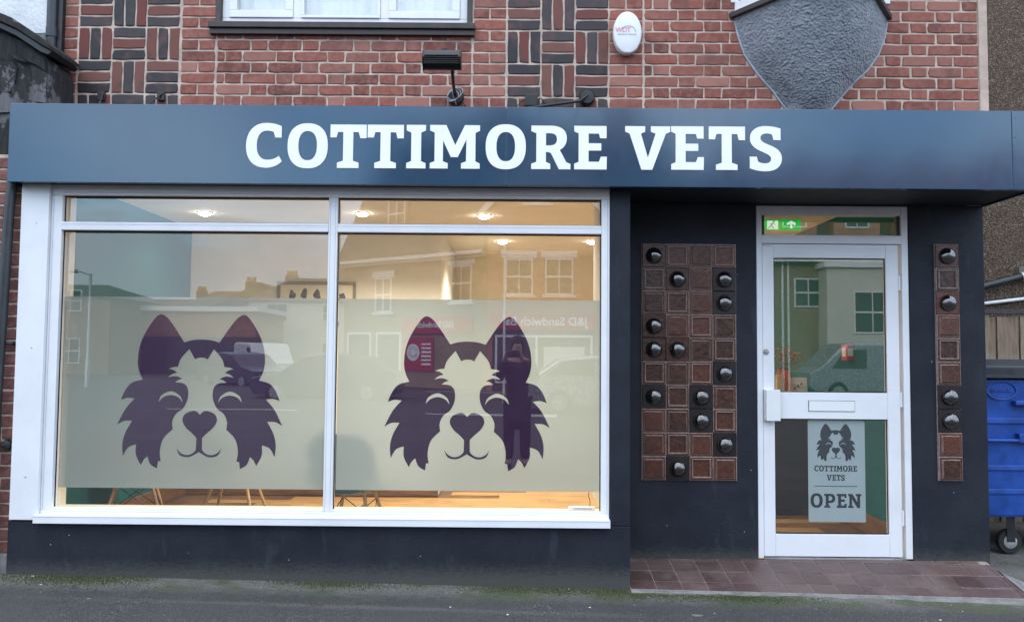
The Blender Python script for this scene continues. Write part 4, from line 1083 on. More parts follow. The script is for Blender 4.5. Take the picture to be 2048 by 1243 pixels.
# chairs: moulded shell on four splayed beech legs
def chair(x, y, rz, colm, struts, label):
    t_ = thing('shell_chair', label, 'chair', (x, y, FZ), 'waiting room chairs behind the display window')
    b_ = MB(); nu, nv = 15, 17
    for j in range(nv):
        v = j / (nv - 1)                 # 0 front lip -> 1 top of back
        if v < 0.5: py_, pz_ = -0.21 + v * 0.80, 0.43 - 0.035 * math.sin(v * 2 * math.pi) * 1.0
        else:
            q = (v - 0.5) / 0.5; py_, pz_ = 0.19 + 0.10 * q, 0.43 + 0.40 * q ** 1.1
        wd = 0.235 - 0.03 * max(0, v - .6)
        if v > .85: wd *= math.sqrt(max(.12, 1 - ((v - .85) / .15) ** 2 * .75))
        for i in range(nu):
            u = i / (nu - 1) * 2 - 1
            cup = (abs(u) ** 2.6) * (0.07 + 0.05 * math.exp(-((v - .5) / .25) ** 2))
            b_.v.append((u * wd, py_ - (cup * 0.8 if v > .5 else 0), pz_ + (cup if v <= .62 else cup * .3)))
    for j in range(nv - 1):
        for i in range(nu - 1):
            a = j * nu + i; b_.f.append((a, a + 1, a + nu + 1, a + nu)); b_.mi.append(0)
    me = b_.mesh('shell', colm, smooth=True); o = link('shell', me, t_, (0, 0, 0)); o.matrix_parent_inverse = Matrix()
    sm = o.modifiers.new('thick', 'SOLIDIFY'); sm.thickness = 0.012
    tops = [(sx * .11, sy * .10 - .02, .405) for sx in (-1, 1) for sy in (-1, 1)]; feet = [(sx * .225, sy * .21 - .01, 0) for sx in (-1, 1) for sy in (-1, 1)]
    for a, c in zip(tops, feet):
        q = MB().tube([a, tuple((m + n) / 2 for m, n in zip(a, c)), c], [.013, .0125, .009], 12).mesh('leg', M['beech'], smooth=True)
        o = link('leg', q, t_); o.matrix_parent_inverse = Matrix()
    if struts:
        L = lambda a, c, k: tuple(m + (n - m) * k for m, n in zip(a, c))
        b_ = MB()
        for i, j in ((0, 1), (2, 3), (0, 2), (1, 3)):
            b_.tube([L(tops[i], feet[i], .12), L(tops[j], feet[j], .72)], .0035, 6); b_.tube([L(tops[j], feet[j], .12), L(tops[i], feet[i], .72)], .0035, 6)
        q = b_.mesh('wire_struts', M['black_metal']); o = link('wire_struts', q, t_); o.matrix_parent_inverse = Matrix()
    t_.rotation_euler = (0, 0, rz)
M['shell_blue'] = simple('shell_blue', (0.03, 0.12, 0.19), 0.4); M['shell_white'] = simple('shell_white', (0.62, 0.62, 0.6), 0.4); M['shell_teal'] = simple('shell_teal', (0.20, 0.30, 0.30), 0.4)
chair(P(272, 900, 1.45)[0], 1.45, R_(200), M['shell_teal'], True, 'grey green shell chair with wire struts beside the teal wall')
chair(P(470, 900, 1.6)[0], 1.6, R_(180), M['shell_white'], False, 'pale shell chair with plain beech legs, middle of the three')
chair(P(708, 900, 0.75)[0], 0.75, R_(170), M['shell_blue'], True, 'dark blue shell chair close behind the window mullion')
# little white router on the inner sill
x0, z1 = P(1137, 1012, .14); x1, z0 = P(1190, 1025, .14)
rt = thing('white_box', 'small white plastic box with cable on the inner window sill', 'box', ((x0 + x1) / 2, .14, Z_GB))
MB().box(x0, x1, .12, .165, Z_GB - .0015, z1).build('case', M['white_plastic'], rt, bevel=.006)
MB().box(x0 + .03, x1 - .02, .1185, .1195, z1 - .012, z1 - .007).build('vent', M['frame_grey'], rt)
MB().tube([(x1 - .03, .15, z1 - .002), (x1 - .028, .17, z1 + .03), (x1 - .036, .19, z1 + .06), (x1 - .03, .2, z1 + .09)], .0022, 6).build('cable', M['black_rubber'], rt, smooth=True)

# reception desk and what stands on it
desk = thing('reception_desk', 'dark fronted reception desk with oak top seen through the door', 'desk', (1.75, 2.5, FZ))
MB().box(1.3, 2.56, 2.25, 2.75, FZ + .05, .955).build('carcass', M['blue_dark'], desk, bevel=.004)
MB().box(1.25, 2.61, 2.2, 2.8, .956, .985).build('desk_top', M['oak_skirting'], desk, bevel=.004)
MB().box(1.35, 2.5, 2.3, 2.7, FZ, FZ + .05).build('plinth', M['black_metal'], desk)
def on_desk(px): return P(px, 750, 2.35)[0]
ZD = .985
vs_ = thing('flower_vase', 'brown vase of orange and yellow flowers on the reception desk', 'flowers', (on_desk(1572), 2.42, ZD))
M['vase_brown'] = simple('vase_brown', (0.11, 0.055, 0.03), 0.4, var=.3); M['petal_orange'] = simple('petal_orange', (0.75, 0.22, 0.02), 0.6, var=.3, nscale=60); M['petal_yellow'] = simple('petal_yellow', (0.8, 0.50, 0.03), 0.6, var=.2, nscale=60); M['leaf_green'] = simple('leaf_green', (0.04, 0.09, 0.02), 0.6, var=.3)
vx, vy = on_desk(1572), 2.42
MB().lathe([(.05, 0), (.07, .06), (.075, .13), (.05, .2), (.055, .215), (.045, .21)], (vx, vy, ZD), 'z', 24).build('vase', M['vase_brown'], vs_, smooth=True)
st = MB(); rnd = random.Random(8); heads = []
for i in range(22):
    a = rnd.uniform(0, 6.28); rr = rnd.uniform(.02, .15); h = rnd.uniform(.29, .40) - rr * .35
    tip = (vx + rr * math.cos(a) * 1.25, vy + rr * math.sin(a) * .8, ZD + h); heads.append(tip)
    st.tube([(vx + rr * .15 * math.cos(a), vy + rr * .15 * math.sin(a), ZD + .12), ((vx + tip[0]) / 2, (vy + tip[1]) / 2, ZD + h * .8), tip], .0025, 5)
st.build('stem', M['leaf_green'], vs_)
for i, (hx, hy, hz) in enumerate(heads):
    b_ = MB()
    for rg, (n, rad, tilt) in enumerate(((9, .042, .25), (7, .03, .6), (5, .018, 1.0))):
        for k in range(n):
            a = 6.283 * k / n + rg * .4 + i; d = Vector((math.cos(a) * math.cos(tilt), math.sin(a) * math.cos(tilt), math.sin(tilt))); s_ = Vector((-math.sin(a), math.cos(a), 0)) * rad * .32
            c = Vector((hx, hy, hz)); b_.add([c, c + d * rad * .6 + s_, c + d * rad, c + d * rad * .6 - s_], [(0, 1, 2, 3)])
    b_.build('flower_head', M['petal_orange'] if i % 5 < 3 else M['petal_yellow'], vs_)
M['leaflet_red'] = simple('leaflet_red', (0.55, 0.09, 0.03), 0.5, var=.4, nscale=40); M['kraft'] = simple('kraft', (0.50, 0.38, 0.22), 0.7, var=.1)
def prop(name, label, cat, px0, px1, y_, hgt, mat, lean=.03, dep=.02):
    a, c = on_desk(px0), on_desk(px1); t_ = thing(name, label, cat, ((a + c) / 2, y_, ZD))
    b_ = MB(); b_.add([(a, y_, ZD), (c, y_, ZD), (c, y_ + dep, ZD), (a, y_ + dep, ZD), (a, y_ + lean, ZD + hgt), (c, y_ + lean, ZD + hgt), (c, y_ + lean + dep * .6, ZD + hgt), (a, y_ + lean + dep * .6, ZD + hgt)], [(0, 3, 2, 1), (4, 5, 6, 7), (0, 1, 5, 4), (1, 2, 6, 5), (2, 3, 7, 6), (3, 0, 4, 7)])
    b_.build('body', mat, t_, bevel=.001); return t_, a, c
t_, a, c = prop('leaflet_stand', 'orange red leaflet stand on the desk in front of the vase', 'leaflets', 1553, 1576, 2.27, .20, M['leaflet_red'])
MB().box(a - .012, c + .012, 2.245, 2.268, ZD, ZD + .02).build('foot', M['white_plastic'], t_)
t_, a, c = prop('desk_calendar', 'cream printed card block on the desk beside the leaflets', 'card', 1579, 1611, 2.30, .135, M['mount'], .02, .05)
for i in range(3): MB().box(a + .02 + i * .03, a + .035 + i * .03, 2.296 + .003, 2.30 + .003, ZD + .03 + i * .02, ZD + .05 + i * .02).build('print', M['ink_grey'], t_)
prop('kraft_box', 'small tan card box at the edge of the reception desk', 'box', 1546, 1556, 2.24, .16, M['kraft'], .0, .06)
# fire call point on the side wall
cy_ = IX1 * F_PX / (1700 - 1027) + CAM[1]; cz_ = P(1700, 704, cy_)[1]
fc = thing('fire_call_point', 'red and white fire alarm call point on the teal wall', 'alarm', (IX1, cy_, cz_ - .06))
MB().box(IX1 - .055, IX1 - .0005, cy_ - .06, cy_ + .06, cz_ - .065, cz_ + .065).build('back_box', simple('call_red', (0.5, 0.03, 0.04), .4), fc, bevel=.004)
MB().box(IX1 - .058, IX1 - .0555, cy_ - .035, cy_ + .035, cz_ - .035, cz_ + .035).build('glass_plate', M['white_plastic'], fc)
MB().box(IX1 - .05, IX1 - .006, cy_ - .0625, cy_ - .0605, cz_ - .03, cz_ + .03).build('label_plate', M['white_plastic'], fc)
# exit sign
ey = 1.35
ex0, ez1 = P(1512, 439, ey); ex1, ez0 = P(1602, 461, ey); ex0 -= .02
ex = thing('exit_sign', 'lit green emergency exit sign with running figure and arrow', 'exit sign', ((ex0 + ex1) / 2, ey, ez0))
M['exit_green'] = emit('exit_green', (0.01, 0.55, 0.05), .30); M['exit_white'] = emit('exit_white', (0.9, 1.0, 0.85), .32)
MB().box(ex0, ex1, ey, ey + .012, ez0, ez1).build('panel', M['exit_green'], ex)
MB().box(ex0 - .004, ex1 + .004, ey + .0005, ey + .05, ez1 + .001, ez1 + .03).build('housing', M['white_plastic'], ex)
for q in (ex0 + .05, ex1 - .05): MB().tube([(q, ey + .025, ez1 + .03), (q, ey + .025, CZ)], .004, 8).build('hanger', M['white_plastic'], ex)
H_ = ez1 - ez0; ax = ex1 - .075; zc = (ez0 + ez1) / 2
b_ = MB(); b_.prism([(ax - .008, ez0 + H_ * .18), (ax + .008, ez0 + H_ * .18), (ax + .008, ez0 + H_ * .62), (ax + .034, ez0 + H_ * .5), (ax + .034, ez0 + H_ * .68), (ax, ez0 + H_ * .92), (ax - .034, ez0 + H_ * .68), (ax - .034, ez0 + H_ * .5), (ax - .008, ez0 + H_ * .62)], ey - .0015, ey - .0003); b_.build('arrow', M['exit_white'], ex)
dx_ = ex1 - .26
b_ = MB(); b_.box(dx_, dx_ + .085, ey - .0012, ey - .0004, ez0 + H_ * .1, ez0 + H_ * .9); b_.build('doorway', M['exit_white'], ex)
b_ = MB()
for a, c, w_ in (((.045, .70), (.03, .42), .009), ((.03, .42), (.05, .25), .007), ((.05, .25), (.045, .12), .006), ((.03, .42), (.008, .22), .007), ((.043, .66), (.065, .52), .005), ((.04, .66), (.018, .6), .005)):
    p0 = Vector((dx_ + a[0], ey - .002, ez0 + H_ * a[1])); p1 = Vector((dx_ + c[0], ey - .002, ez0 + H_ * c[1])); d = (p1 - p0).normalized(); n = Vector((-d.z, 0, d.x)) * w_ * .5
    b_.add([p0 + n, p1 + n, p1 - n, p0 - n], [(0, 1, 2, 3)])
b_.lathe([(.008, 0), (.008, -.0008)], (dx_ + .05, ey - .0018, ez0 + H_ * .8), 'y', 14)
b_.build('running_figure', M['exit_green'], ex)

# ==================================================================================== ON AND BESIDE THE FACADE
# ---- oval alarm box
ax_, az_ = P(1255, 65.5, YB - .06); hw, hh = 29.5 * .00321, 45 * .00321
al = thing('alarm_box', 'white oval alarm box on the brick pier right of the basket weave', 'alarm box', (ax_, YB, az_ - hh))
def oval(rings_, name, mat, parent, n=56):
    b_ = MB()
    for s_, y_ in rings_:
        for i in range(n):
            t_ = 2 * math.pi * i / n; b_.v.append((ax_ + hw * s_ * math.cos(t_), y_, az_ + hh * s_ * (math.sin(t_) + 0.03 * math.cos(2 * t_) * 0)))
    for k in range(len(rings_) - 1):
        for i in range(n):
            j = (i + 1) % n; b_.f.append((k * n + i, k * n + j, (k + 1) * n + j, (k + 1) * n + i)); b_.mi.append(0)
    b_.f.append(tuple((len(rings_) - 1) * n + i for i in range(n))); b_.mi.append(0)
    return b_.build(name, mat, parent, smooth=True)
oval([(.94, YB - .002), (.97, YB - .02), (.96, YB - .03)], 'back_plate', M['white_plastic'], al)
oval([(.985, YB - .031), (1.0, YB - .04), (.985, YB - .055), (.94, YB - .066), (.80, YB - .071), (.4, YB - .0735)], 'cover', M['white_plastic'], al)
link('lettering', me_wot, al, (ax_ - .03, YB - .0736, az_ + .012)); link('lettering', me_sec, al, (ax_ - .005, YB - .0738, az_ - .018))
b_ = MB(); arc = [(ax_ + .005 + .045 * math.cos(R_(q)), YB - .0745, az_ + .004 + .036 * math.sin(R_(q))) for q in range(-8, 165, 12)]
b_.tube(arc, .0016, 5).build('arc_mark', M['wot_grey'], al)
MB().lathe([(.008, 0), (.008, -.002)], (ax_, YB - .0745 + .004, az_ - hh * .86), 'y', 14).build('screw_cover', M['white_plastic'], al)

# ---- sign lamps
def wall_plate(px, py, parent, r=.055):
    x_, z_ = P(px, py, YB - .02)
    MB().lathe([(r * .92, 0), (r, -.006), (r, -.03), (r * .85, -.04), (.012, -.042)], (x_, YB - .0015, z_), 'y', 28).build('wall_plate', M['black_metal'], parent, smooth=True)
    return x_, z_
wx, wz = P(911, 193, YB)
lamp = thing('sign_lamp', 'black floodlight on upright arm over the sign left of centre', 'lamp', (wx, YB, wz), 'lamps over the shop sign')
wall_plate(911, 194, lamp)
HY = YB - .42
hx0_, hz1_ = P(848, 101, HY); hx1_, hz0_ = P(921, 139, HY); hx0_ -= .0; 
ap = P(903, 139, HY + .02)
MB().tube([(wx, YB - .04, wz), (wx + (ap[0] - wx) * .5, YB - .22, (wz + ap[1]) / 2 - .01), (ap[0], HY + .05, ap[1] + .03)], .0105, 10).build('arm', M['black_metal'], lamp, smooth=True)
pr = [(0, -.5), (.35, -.52), (.78, -.36), (.95, -.02), (.78, .30), (.30, .5), (-.15, .52), (-.35, .2), (-.35, -.3)]
hh_ = (hz1_ - hz0_); zc_ = (hz1_ + hz0_) / 2
b_ = MB(); poly = [(hx0_, HY - q[0] * .09 + .02, zc_ + q[1] * hh_) for q in pr]
b_.extrude(poly, (hx1_ - hx0_, 0, 0)); hd_ = b_.build('lamp_head', M['black_metal'], lamp, bevel=.004)
for q in (hx0_ - .004, hx1_ + .0005):
    b_ = MB(); b_.extrude([(q, y_ + (.004 if y_ > HY else -.003), zc_ + (z_ - zc_) * 1.05) for _, y_, z_ in poly], (.0035, 0, 0)); b_.build('end_cap', M['black_metal'], hd_)
cx_ = P(889, 97, HY)[0]; MB().box(cx_ - .017, cx_ + .017, HY + .0, HY + .035, hz1_ - .004, hz1_ + .018).build('knuckle', M['black_metal'], hd_, bevel=.003)
for i in range(5):
    z_ = hz0_ + hh_ * (.12 + .1 * i); MB().box(hx0_ + .01, hx1_ - .01, HY - .079 + i * .002 - (.006 if i > 2 else 0), HY - .06, z_, z_ + .003).build('fin', M['black_metal'], hd_)
b_ = MB()
for k in range(3):
    pts = []
    for i in range(15):
        a = i / 14 * 6.6 + k * 1.9; pts.append((wx - .012 + (.036 + .008 * k) * math.cos(a) + .006 * k, YB - .046 - .003 * k + .004 * math.sin(a * 2), wz - .004 + (.034 + .006 * k) * math.sin(a + .3 * k)))
    b_.tube(pts, .0022, 5)
b_.tube([(wx - .02, YB - .05, wz + .03), (wx - .01, YB - .052, wz - .02), (wx + .01, YB - .05, wz - .07)], .0022, 5)
b_.build('coiled_wire', M['wire_grey'], lamp, smooth=True)
MB().tube([(wx + .03, YB - .02, wz - .04), (wx + .06, YB - .012, wz - .055), (wx + .075, YB - .012, wz - .09)], .003, 6).build('cable', M['black_rubber'], lamp)

bx0, bz0 = P(1174, 194, YB)
lamp2 = thing('sign_lamp', 'black sign lamp swung down sideways behind the sign near its middle', 'lamp', (bx0, YB, bz0), 'lamps over the shop sign')
wall_plate(1174, 195, lamp2, .052)
k1 = P(1160, 202, YB - .07); k2 = P(1020, 221, YB - .09)
MB().tube([(bx0, YB - .04, bz0), (k1[0], YB - .07, k1[1]), (k2[0], YB - .09, k2[1])], .0095, 10).build('arm', M['black_metal'], lamp2, smooth=True)
q0 = P(1050, 190, YB - .03); q1 = P(1075, 214, YB - .03)
MB().box(q0[0], q1[0], YB - .055, YB - .0018, q1[1], q0[1]).build('junction_box', M['black_metal'], lamp2, bevel=.006)
MB().box(k2[0] - .2, k2[0] + .02, YB - .17, YB - .06, k2[1] - .13, k2[1] - .03).build('lamp_head', M['black_metal'], lamp2, bevel=.006)
b_ = MB(); b_.tube([(q1[0], YB - .03, q0[1] - .03), (q1[0] + .02, YB - .035, q0[1] - .022), (q1[0] + .05, YB - .02, q0[1] - .055)], .004, 6)
b_.tube([(q0[0], YB - .03, q0[1] - .03), (q0[0] - .03, YB - .035, q0[1] - .05), (q0[0] - .055, YB - .03, q1[1] - .005)], .003, 6); b_.build('cable', M['black_rubber'], lamp2)
for i, (px, px2, lb) in enumerate(((203, 200, 'rusted black lamp bracket stub nearest the drainpipe'), (322, 296, 'black lamp bracket stub with slanting rod over the first brick panel'))):
    x_, z_ = P(px, 189, YB); t_ = thing('lamp_bracket', lb, 'bracket', (x_, YB, z_), 'bracket stubs above the sign')
    MB().box(x_ - .018, x_ + .03, YB - .02, YB - .0015, z_ - .045, z_ + .012).build('plate', M['black_metal'], t_, bevel=.003)
    xe, ze = P(px2, 206, YB - .06); MB().tube([(x_ + .02, YB - .018, z_ + .004), (xe, YB - .07, ze - .02)], .005, 8).build('rod', M['black_metal'], t_)

# ---- drainpipes on the left
px_, _ = P(100, 100, YB - .06)
dp = thing('drainpipe', 'dark grey drainpipe down the left edge of the brick wall', 'drainpipe', (px_, YB - .06, Z_S0))
MB().tube([(px_, YB - .045, Z_S1 - .05), (px_, YB - .045, 4.8)], .031, 18).build('pipe', M['pipe_black'], dp, smooth=True)
MB().box(px_ + .032, px_ + .062, YB - .04, YB - .002, Z_S1 - .05, 4.8).build('back_batten', M['black_metal'], dp)
for z_ in (3.35, 4.3): MB().lathe([(.037, 0), (.037, .06)], (px_, YB - .045, z_), 'z', 18).build('collar', M['pipe_black'], dp)
lp_ = P(14, 420, -.05)[0]
dp2 = thing('drainpipe', 'black drainpipe beside the brown brick pier at the far left', 'drainpipe', (lp_, -.05, gz(-3) - .02))
MB().tube([(lp_ - .035, -.02, gz(-3) - .02), (lp_ - .035, -.02, 1.0), (lp_ - .005, -.02, Z_S0 - .15), (lp_ + .0, -.0, Z_S0 + .1)], .030, 16).build('pipe', M['pipe_black'], dp2, smooth=True)
for px, py in ((20, 686), (14, 889)):
    x_, z_ = P(px, py, -.0)
    MB().tube([(lp_ - .03, -.01, z_), (x_ + .02, -.006, z_ - .002)], .008, 8).build('bracket', M['black_metal'], dp2)
    MB().lathe([(.012, 0), (.012, -.02)], (x_ + .02, .028, z_ - .002), 'y', 12).build('bolt', M['black_metal'], dp2)
x_, z_ = P(14, 889, 0); MB().lathe([(.03, .028), (.034, .01), (.026, -.012), (.01, -.016)], (x_, 0, z_), 'y', 18).build('boss', M['black_metal'], dp2, smooth=True)
cb = MB(); pts = [P(62, 70, .3), P(85, 92, .3), P(108, 115, .3), P(113, 160, .33), P(122, 190, .37), P(140, 206, .38)]
tag(cb.tube([(x, YB - .1 + .002 * i, z) for i, (x, z) in enumerate(pts)], .0045, 6).build('loose_cable', M['black_rubber'], None, smooth=True), 'thin black cable hanging across the drainpipe to the sign', 'cable')

# ---- neighbour on the left: white render above a rotten timber shop cornice
YN = 0.36
nb = thing('white_building', 'white rendered neighbouring building with rotten black timber cornice', 'building', (-4.2, YN, 0))
xr_ = P(92, 60, YN)[0]
zg = P(50, 52, YN)[1]
nw = MB(); nw.box(-7.5, xr_, YN, YN + .3, P(60, 66, YN)[1], 5.0); nw.build('render_wall', M['white_render'], nb)
nw = MB(); nw.box(-7.5, xr_ + .004, YN + .002, YN + .3, 1.9, P(60, 66, YN)[1] - .001); nw.build('grey_band', M['grey_cement'], nb)
nw = MB(); nw.box(-7.5, P(0, 700, .1)[0] - .06, .12, .6, ZBOT, 1.899); nw.build('shop_front', M['blue_dark'], nb)
def pp(L, Y): return [P(a, c, Y) for a, c in L]
YT = 0.06
ring = pp([(-260, 40), (0, 62), (40, 80), (88, 112), (96, 135), (94, 350), (-260, 350)], YT)[::-1]
b_ = MB(); b_.prism(ring, YT + .03, YN - .003); b_.build('cornice_core', M['rotten_wood'], nb)
# torn boards of the cornice
rnd = random.Random(4)
yb_ = 70
for i, (pa, pb, d_) in enumerate((([(-260, 58), (0, 66), (24, 80), (28, 96), (22, 118), (-260, 100)], None, .028), ([(-260, 103), (18, 121), (30, 132), (27, 158), (16, 182), (-260, 175)], None, .02), ([(-260, 178), (14, 184), (34, 205), (26, 222), (-260, 240)], None, .012), ([(32, 84), (60, 98), (86, 116), (88, 140), (70, 128), (44, 118)], None, .016), ([(16, 104), (36, 113), (55, 126), (48, 124), (30, 118)], None, -.006), ([(60, 130), (90, 144), (90, 205), (68, 202)], None, .010))):
    b_ = MB(); b_.prism(pp(pa, YT)[::-1], YT + d_, YT + .03 + .002 * i); b_.build('timber_board', M['rotten_wood'], nb)
# sloping lead coping
ring = pp([(-260, -60), (0, 28), (32, 41), (88, 78), (108, 96), (108, 104), (86, 92), (40, 62), (0, 44), (-260, -40)], YT)[::-1]
b_ = MB(); b_.prism(ring, YT - .05, YN - .004); b_.build('lead_coping', M['rotten_wood'], nb, bevel=.004)
ring = pp([(-260, -39), (0, 45), (40, 63), (86, 93), (108, 105), (100, 112), (84, 106), (36, 74), (0, 57), (-260, -28)], YT)[::-1]
b_ = MB(); b_.prism(ring, YT - .02, YN - .005); b_.build('moulding', M['black_metal'], nb, bevel=.004)
b_ = MB(); b_.box(-7.5, P(2, 280, .1)[0] + .05, .10, .45, 1.9, P(0, 230, .1)[1]); b_.build('fascia_board', M['blue_dark'], nb)

# ---- right-hand side: pebbledash house, waste pipes, fence, bin
YP = 2.6
pb_ = thing('pebbledash_building', 'brown pebbledash side of the next building behind the fence', 'building', (5, YP, -.1))
MB().box(3.02, 10, YP, YP + .4, -.4, 6.0).build('wall', M['pebbledash'], pb_)
MB().box(3.02, 10, YP + .05, YP + .45, 6.0, 6.1).build('eaves', M['white_upvc'], pb_)
a = P(1960, 574, YP - .06); c = P(2048, 551, YP - .06); e = (c[0] + 1.6, c[1] + .42)
wp_ = thing('waste_pipe', 'black waste pipe sloping across the pebbledash wall', 'pipe', (a[0], YP, a[1]))
MB().tube([(a[0] - .3, YP - .06, a[1] - .08), (e[0], YP - .06, e[1])], .034, 14).build('pipe', M['pipe_black'], wp_, smooth=True)
MB().tube([(c[0] - .03, YP - .06, c[1] - .01), (c[0] + .10, YP - .06, c[1] + .024)], .042, 14).build('collar', M['galvanised'], wp_, smooth=True)
MB().box(c[0] - .01, c[0] + .07, YP - .1, YP - .001, c[1] + .03, c[1] + .08).build('clip', M['white_plastic'], wp_)
a = P(1960, 608, YP - .03); c = P(2048, 597, YP - .03)
wc = thing('overflow_pipe', 'thin white overflow pipe below the black waste pipe', 'pipe', (a[0], YP, a[1]))
MB().tube([(a[0] - .3, YP - .03, a[1] - .035), (c[0] + 1.6, YP - .03, c[1] + .2)], .016, 12).build('pipe', M['white_upvc'], wc, smooth=True)
MB().box(c[0] + .1, c[0] + .13, YP - .05, YP - .001, c[1] - .02, c[1] + .06).build('clip', M['white_plastic'], wc)
YFN = 2.25
fz1_ = P(2010, 630, YFN)[1]
fn = thing('board_fence', 'weathered upright board fence between the shop and the pebbledash wall', 'fence', (4.2, YFN, -.15))
xs = [P(q, 680, YFN)[0] for q in (1962, 1979, 1993, 2017, 2039, 2062)]; x_ = xs[-1]
while x_ < 6.5: x_ += .1; xs.append(x_)
for i in range(len(xs) - 1):
    q = MB().box(xs[i] + .003, xs[i + 1] - .003, YFN - .009 + (i % 2) * .012, YFN + .007 + (i % 2) * .012, -.16, fz1_ + random.uniform(-.015, .008)); q.build('board', M['fence_wood'], fn, bevel=.003)
for z_ in (.2, 1.35): MB().box(xs[0], 6.4, YFN + .022, YFN + .07, z_, z_ + .08).build('rail', M['fence_wood'], fn)
MB().box(xs[0] - .02, 6.4, YFN - .03, YFN + .05, fz1_ + .012, fz1_ + .05).build('capping', M['brown_sill'], fn)

YBN = 0.95
bxl, zb1 = P(1962, 757, YBN); _, zb0 = P(1990, 1037, YBN); zl1 = P(2000, 732, YBN - .03)[1]
bxr = bxl + 1.26; gz_b = -.10
bn = thing('wheelie_bin', 'large blue four wheeled bin with dark lid beside the fence', 'bin', ((bxl + bxr) / 2, YBN + .45, gz_b))
b_ = MB(); tp = .03
b_.add([(bxl + tp, YBN + .06, zb0), (bxr - tp, YBN + .06, zb0), (bxr - tp, YBN + .9, zb0), (bxl + tp, YBN + .9, zb0), (bxl, YBN, zb1), (bxr, YBN, zb1), (bxr, YBN + .98, zb1), (bxl, YBN + .98, zb1)], [(0, 3, 2, 1), (4, 5, 6, 7), (0, 1, 5, 4), (1, 2, 6, 5), (2, 3, 7, 6), (3, 0, 4, 7)])
body = b_.build('body', M['bin_blue'], bn, bevel=.02)
yfr = lambda z_: YBN + .06 * (zb1 - z_) / (zb1 - zb0)
for py, hgt, dp_ in ((841, .040, .012), (936, .036, .012), (984, .036, .012)):
    z_ = P(2000, py, YBN)[1]; MB().box(bxl + .02, bxr - .02, yfr(z_) - dp_, yfr(z_) + .02, z_ - hgt / 2, z_ + hgt / 2).build('rib', M['bin_blue'], body, bevel=.006)
z_ = P(2000, 880, YBN)[1]; MB().tube([(bxl + .03, yfr(z_) - .035, z_), (bxr - .03, yfr(z_) - .035, z_)], .013, 10).build('lift_bar', M['bin_blue'], body, smooth=True)
for q in (.30, .95): MB().box(bxl + q - .05, bxl + q + .05, yfr(z_) - .05, yfr(z_) + .01, z_ - .015, z_ + .05).build('lift_bracket', M['bin_blue'], body, bevel=.006)
z_ = P(2030, 806, YBN)[1]; xh = P(2024, 806, YBN)[0]; MB().box(xh, xh + .55, YBN - .045, YBN + .02, z_ - .012, z_ + .022).build('handle', M['bin_blue'], body, bevel=.008)
ocx, ocz = P(2003, 781, YBN)
b_ = MB(); b_.tube([(ocx + .105 * math.cos(R_(q)), YBN - .001, ocz + .062 * math.sin(R_(q))) for q in range(0, 361, 12)], .0045, 6); b_.build('oval_mark', M['bin_blue'], body, smooth=True)
b_ = MB(); rnd = random.Random(3)
for i in range(9): q = ocx - .07 + i * .0165; b_.box(q, q + .011, YBN - .003, YBN + .004, ocz - .008, ocz + .008 + rnd.uniform(-.003, .006))
b_.build('embossed_mark', M['bin_blue'], body)
ld_ = MB(); n = 10
prof = [(YBN - .035, zb1 + .004), (YBN - .04, zl1 - .006), (YBN - .02, zl1 + .006), (YBN + .2, zl1 + .03), (YBN + .6, zl1 + .05), (YBN + 1.0, zl1 + .02), (YBN + 1.0, zb1 + .004)]
ld_.extrude([(bxl - .025, y, z) for y, z in prof], (bxr - bxl + .05, 0, 0)); lid = ld_.build('lid', M['bin_lid'], bn, bevel=.006)
MB().box(bxl - .03, bxr + .03, YBN - .05, YBN - .037, zb1 + .008, zb1 + .028).build('lid_lip', M['bin_lid'], lid, bevel=.003)
wxc, wzc = P(2030, 1070, YBN + .06)
for wx_, wy_ in ((wxc, YBN + .14), (bxr - .2, YBN + .14), (wxc, YBN + .78), (bxr - .2, YBN + .78)):
    wh = MB().lathe([(.05, -.024), (.082, -.022), (.088, -.01), (.088, .01), (.082, .022), (.05, .024)], (wx_, wy_, gz_b + .088), 'y', 26).build('wheel', M['black_rubber'], bn, smooth=True)
    MB().lathe([(.048, .026), (.048, -.026), (.02, -.032), (.005, -.032)], (wx_, wy_, gz_b + .088), 'y', 20).build('hub', M['galvanised'], wh, smooth=True)
    MB().box(wx_ - .03, wx_ + .03, wy_ - .036, wy_ - .030, gz_b + .088, zb0 - .001).build('fork', M['black_metal'], wh)

# ==================================================================================== GROUND
def ground_z(x, y):
    z = gz(x)
    if y < -1.0: z -= 0.012 * min(3.5, -1.0 - y)
    if y > .5: z = -.10 if x > 0 else z
    return z
gx = sorted(set([-150, -90, -60, -40, -25, -15, -10, -8, -6] + [i * .25 for i in range(-20, 21)] + [6, 8, 10, 15, 25, 40, 60, 90, 150])); gy = sorted(set([-160, -110, -80, -60, -45, -35, -28, -22, -16, -12, -9, -7, -6] + [-5 + .25 * i for i in range(0, 21)] + [.08, .5, 1.2, 2.2, 4, 8, 14]))
b_ = MB()
for y in gy:
    for x in gx:
        b_.v.append((x, y, ground_z(x, y) + (random.uniform(-.003, .003) * .3 if abs(x) < 5 and -4 < y < -.1 else 0)))
W_ = len(gx)
for j in range(len(gy) - 1):
    for i in range(W_ - 1):
        if gy[j] >= .07 and gx[i] > -3.3 and gx[i + 1] < 3.05: continue
        b_.f.append((j * W_ + i, j * W_ + i + 1, (j + 1) * W_ + i + 1, (j + 1) * W_ + i)); b_.mi.append(0)
struct(b_.build('ground', M['asphalt'], None, smooth=True), 'dark worn tarmac pavement with moss along the wall')

